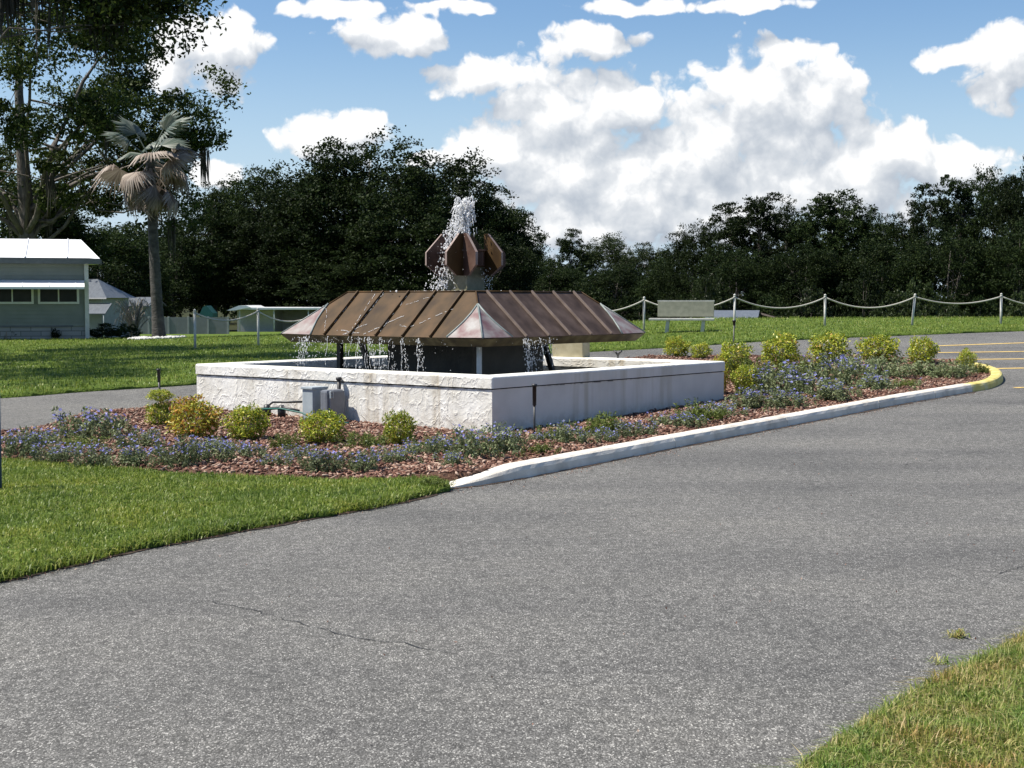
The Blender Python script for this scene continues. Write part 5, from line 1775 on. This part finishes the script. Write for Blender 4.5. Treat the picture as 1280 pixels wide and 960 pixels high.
w = bpy.data.worlds.new('World'); sc.world = w; w.use_nodes = True
nt = w.node_tree; N, L = nt.nodes, nt.links
bg = N['Background']; STR = .08
bg.inputs['Strength'].default_value = STR
sky = N.new('ShaderNodeTexSky'); sky.sky_type = 'NISHITA'; sky.sun_disc = False
sky.sun_elevation = R(58); sky.sun_rotation = math.atan2(SUN.x, SUN.y)
sky.air_density = 1.0; sky.dust_density = .3; sky.ozone_density = 1.8

# cumulus field in direction space: azimuth / elevation in hundredths of the lens unit
clouds = [(262, 62, 74, 58), (215, 90, 40, 34), (300, 58, 40, 40), (410, 172, 80, 40), (455, 158, 34, 26), (530, 195, 34, 14), (268, 214, 40, 26),
          (490, 45, 90, 30), (420, 12, 90, 14), (560, 8, 60, 12), (735, 52, 84, 26), (604, 97, 96, 30), (800, 8, 120, 12), (940, 5, 80, 12),
          (700, 140, 105, 64), (630, 195, 84, 70), (720, 215, 130, 85), (800, 245, 170, 85), (775, 130, 80, 50), (880, 190, 130, 90), (960, 125, 110, 76), (1025, 120, 74, 66), (975, 78, 50, 38), (1120, 190, 84, 60), (1180, 215, 90, 44), (1050, 230, 150, 60),
          (985, 185, 80, 50), (1255, 80, 60, 60), (1190, 68, 60, 20), (720, 285, 160, 50), (900, 270, 140, 50)]
grp = bpy.data.node_groups.new('cloud_field', 'ShaderNodeTree')
grp.interface.new_socket('P', in_out='INPUT', socket_type='NodeSocketVector')
grp.interface.new_socket('F', in_out='OUTPUT', socket_type='NodeSocketFloat')
n2, l2 = grp.nodes, grp.links
gi = n2.new('NodeGroupInput'); go = n2.new('NodeGroupOutput')
warp = n2.new('ShaderNodeTexNoise'); warp.inputs['Scale'].default_value = 1.6; warp.inputs['Detail'].default_value = 3
l2.new(gi.outputs[0], warp.inputs['Vector'])
wv = n2.new('ShaderNodeVectorMath'); wv.operation = 'MULTIPLY_ADD'; wv.inputs[1].default_value = (.5, .35, 0); l2.new(warp.outputs['Color'], wv.inputs[0])
wsub = n2.new('ShaderNodeVectorMath'); wsub.operation = 'SUBTRACT'; wsub.inputs[1].default_value = (.25, .175, 0)
l2.new(gi.outputs[0], wsub.inputs[0]); l2.new(wsub.outputs[0], wv.inputs[2])
acc = None
for (cx, cy, rx, ry) in clouds:
    d = ray(cx, cy)
    az = math.atan2(d[0], d[1]) * FPX / 100; el = math.asin(d[2]) * FPX / 100
    m1 = n2.new('ShaderNodeVectorMath'); m1.operation = 'MULTIPLY_ADD'
    l2.new(wv.outputs[0], m1.inputs[0]); m1.inputs[1].default_value = (100 / rx, 100 / ry, 0); m1.inputs[2].default_value = (-az * 100 / rx, -el * 100 / ry, 0)
    ln = n2.new('ShaderNodeVectorMath'); ln.operation = 'LENGTH'; l2.new(m1.outputs[0], ln.inputs[0])
    if acc is None: acc = ln.outputs['Value']
    else:
        sm = n2.new('ShaderNodeMath'); sm.operation = 'SMOOTH_MIN'; sm.inputs[2].default_value = .25
        l2.new(acc, sm.inputs[0]); l2.new(ln.outputs['Value'], sm.inputs[1]); acc = sm.outputs[0]
n_a = n2.new('ShaderNodeTexNoise'); n_a.inputs['Scale'].default_value = 2.0; n_a.inputs['Detail'].default_value = 9; n_a.inputs['Roughness'].default_value = .5
l2.new(gi.outputs[0], n_a.inputs['Vector'])
w2 = n2.new('ShaderNodeTexNoise'); w2.inputs['Scale'].default_value = 5; w2.inputs['Detail'].default_value = 5; l2.new(gi.outputs[0], w2.inputs['Vector'])
w2m = n2.new('ShaderNodeVectorMath'); w2m.operation = 'MULTIPLY_ADD'; w2m.inputs[1].default_value = (.11, .11, .11); l2.new(w2.outputs['Color'], w2m.inputs[0]); l2.new(wv.outputs[0], w2m.inputs[2])
vo = n2.new('ShaderNodeTexVoronoi'); vo.feature = 'F1'; vo.voronoi_dimensions = '2D'; vo.inputs['Scale'].default_value = 2.7
vo.inputs['Detail'].default_value = 4; vo.inputs['Roughness'].default_value = .42; vo.inputs['Lacunarity'].default_value = 2.3
l2.new(w2m.outputs[0], vo.inputs['Vector'])
t1 = math_node(n2, l2, 'MULTIPLY', math_node(n2, l2, 'SUBTRACT', n_a.outputs['Fac'], .5), 1.3)
t1 = math_node(n2, l2, 'ADD', t1, math_node(n2, l2, 'MULTIPLY', math_node(n2, l2, 'SUBTRACT', .56, vo.outputs['Distance']), .62))
t2 = math_node(n2, l2, 'MULTIPLY', math_node(n2, l2, 'MAXIMUM', math_node(n2, l2, 'SUBTRACT', .99, acc), -1.2), 1.3)
l2.new(math_node(n2, l2, 'ADD', t1, t2), go.inputs[0])

tc = N.new('ShaderNodeTexCoord')
sp = N.new('ShaderNodeSeparateXYZ'); L.new(tc.outputs['Generated'], sp.inputs[0])
az = math_node(N, L, 'MULTIPLY', math_node(N, L, 'ARCTAN2', sp.outputs[0], sp.outputs[1]), FPX / 100)
el = math_node(N, L, 'MULTIPLY', math_node(N, L, 'ARCSINE', sp.outputs[2]), FPX / 100)
cb_ = N.new('ShaderNodeCombineXYZ'); L.new(az, cb_.inputs[0]); L.new(el, cb_.inputs[1])
def field(off):
    g_ = N.new('ShaderNodeGroup'); g_.node_tree = grp
    a = N.new('ShaderNodeVectorMath'); a.operation = 'ADD'; a.inputs[1].default_value = off
    L.new(cb_.outputs[0], a.inputs[0]); L.new(a.outputs[0], g_.inputs[0])
    return g_.outputs[0]
f0_ = field((0, 0, 0)); f1_ = field((-.07, .13, 0)); f2_ = field((-.16, .40, 0))
al = N.new('ShaderNodeMapRange'); al.interpolation_type = 'SMOOTHSTEP'; al.inputs['From Min'].default_value = .02; al.inputs['From Max'].default_value = .34
L.new(f0_, al.inputs[0])
dif = math_node(N, L, 'SUBTRACT', f0_, f1_); dif2 = math_node(N, L, 'SUBTRACT', f0_, f2_)
lit = math_node(N, L, 'ADD', math_node(N, L, 'MULTIPLY', dif, .26), math_node(N, L, 'MULTIPLY', dif2, .50))
lit = math_node(N, L, 'ADD', lit, .53, clamp=True)
cr_ = ramp(N, [(0, (.27, .30, .345)), (.3, (.345, .37, .405)), (.6, (.45, .465, .485)), (.85, (.60, .60, .60))])
L.new(lit, cr_.inputs[0])
cm_ = N.new('ShaderNodeVectorMath'); cm_.operation = 'SCALE'; cm_.inputs['Scale'].default_value = 1.0 / STR
L.new(cr_.outputs[0], cm_.inputs[0])
hsv = N.new('ShaderNodeHueSaturation'); hsv.inputs['Hue'].default_value = .504; hsv.inputs['Saturation'].default_value = 1.18; hsv.inputs['Value'].default_value = .94; L.new(sky.outputs[0], hsv.inputs['Color'])
hz_ = N.new('ShaderNodeMapRange'); hz_.interpolation_type = 'SMOOTHSTEP'; hz_.inputs['From Min'].default_value = .20; hz_.inputs['From Max'].default_value = 0.0; hz_.inputs['To Max'].default_value = .9
L.new(sp.outputs[2], hz_.inputs[0])
hm = N.new('ShaderNodeMix'); hm.data_type = 'RGBA'; hm.inputs[7].default_value = (.315 / STR, .40 / STR, .50 / STR, 1)
L.new(hz_.outputs[0], hm.inputs[0]); L.new(hsv.outputs[0], hm.inputs[6])
mx = N.new('ShaderNodeMix'); mx.data_type = 'RGBA'
L.new(math_node(N, L, 'MULTIPLY', al.outputs[0], .96), mx.inputs[0]); L.new(hm.outputs[2], mx.inputs[6]); L.new(cm_.outputs[0], mx.inputs[7])
L.new(mx.outputs[2], bg.inputs['Color'])
w.cycles.sampling_method = 'MANUAL'; w.cycles.sample_map_resolution = 512

sc.view_settings.view_transform = 'Standard'
sc.view_settings.look = 'None'
sc.view_settings.exposure = 0.82
sc.view_settings.gamma = 1.0
sc.render.engine = 'CYCLES'
sc.cycles.max_bounces = 6
sc.cycles.diffuse_bounces = 3
sc.cycles.transmission_bounces = 4
sc.cycles.transparent_max_bounces = 8
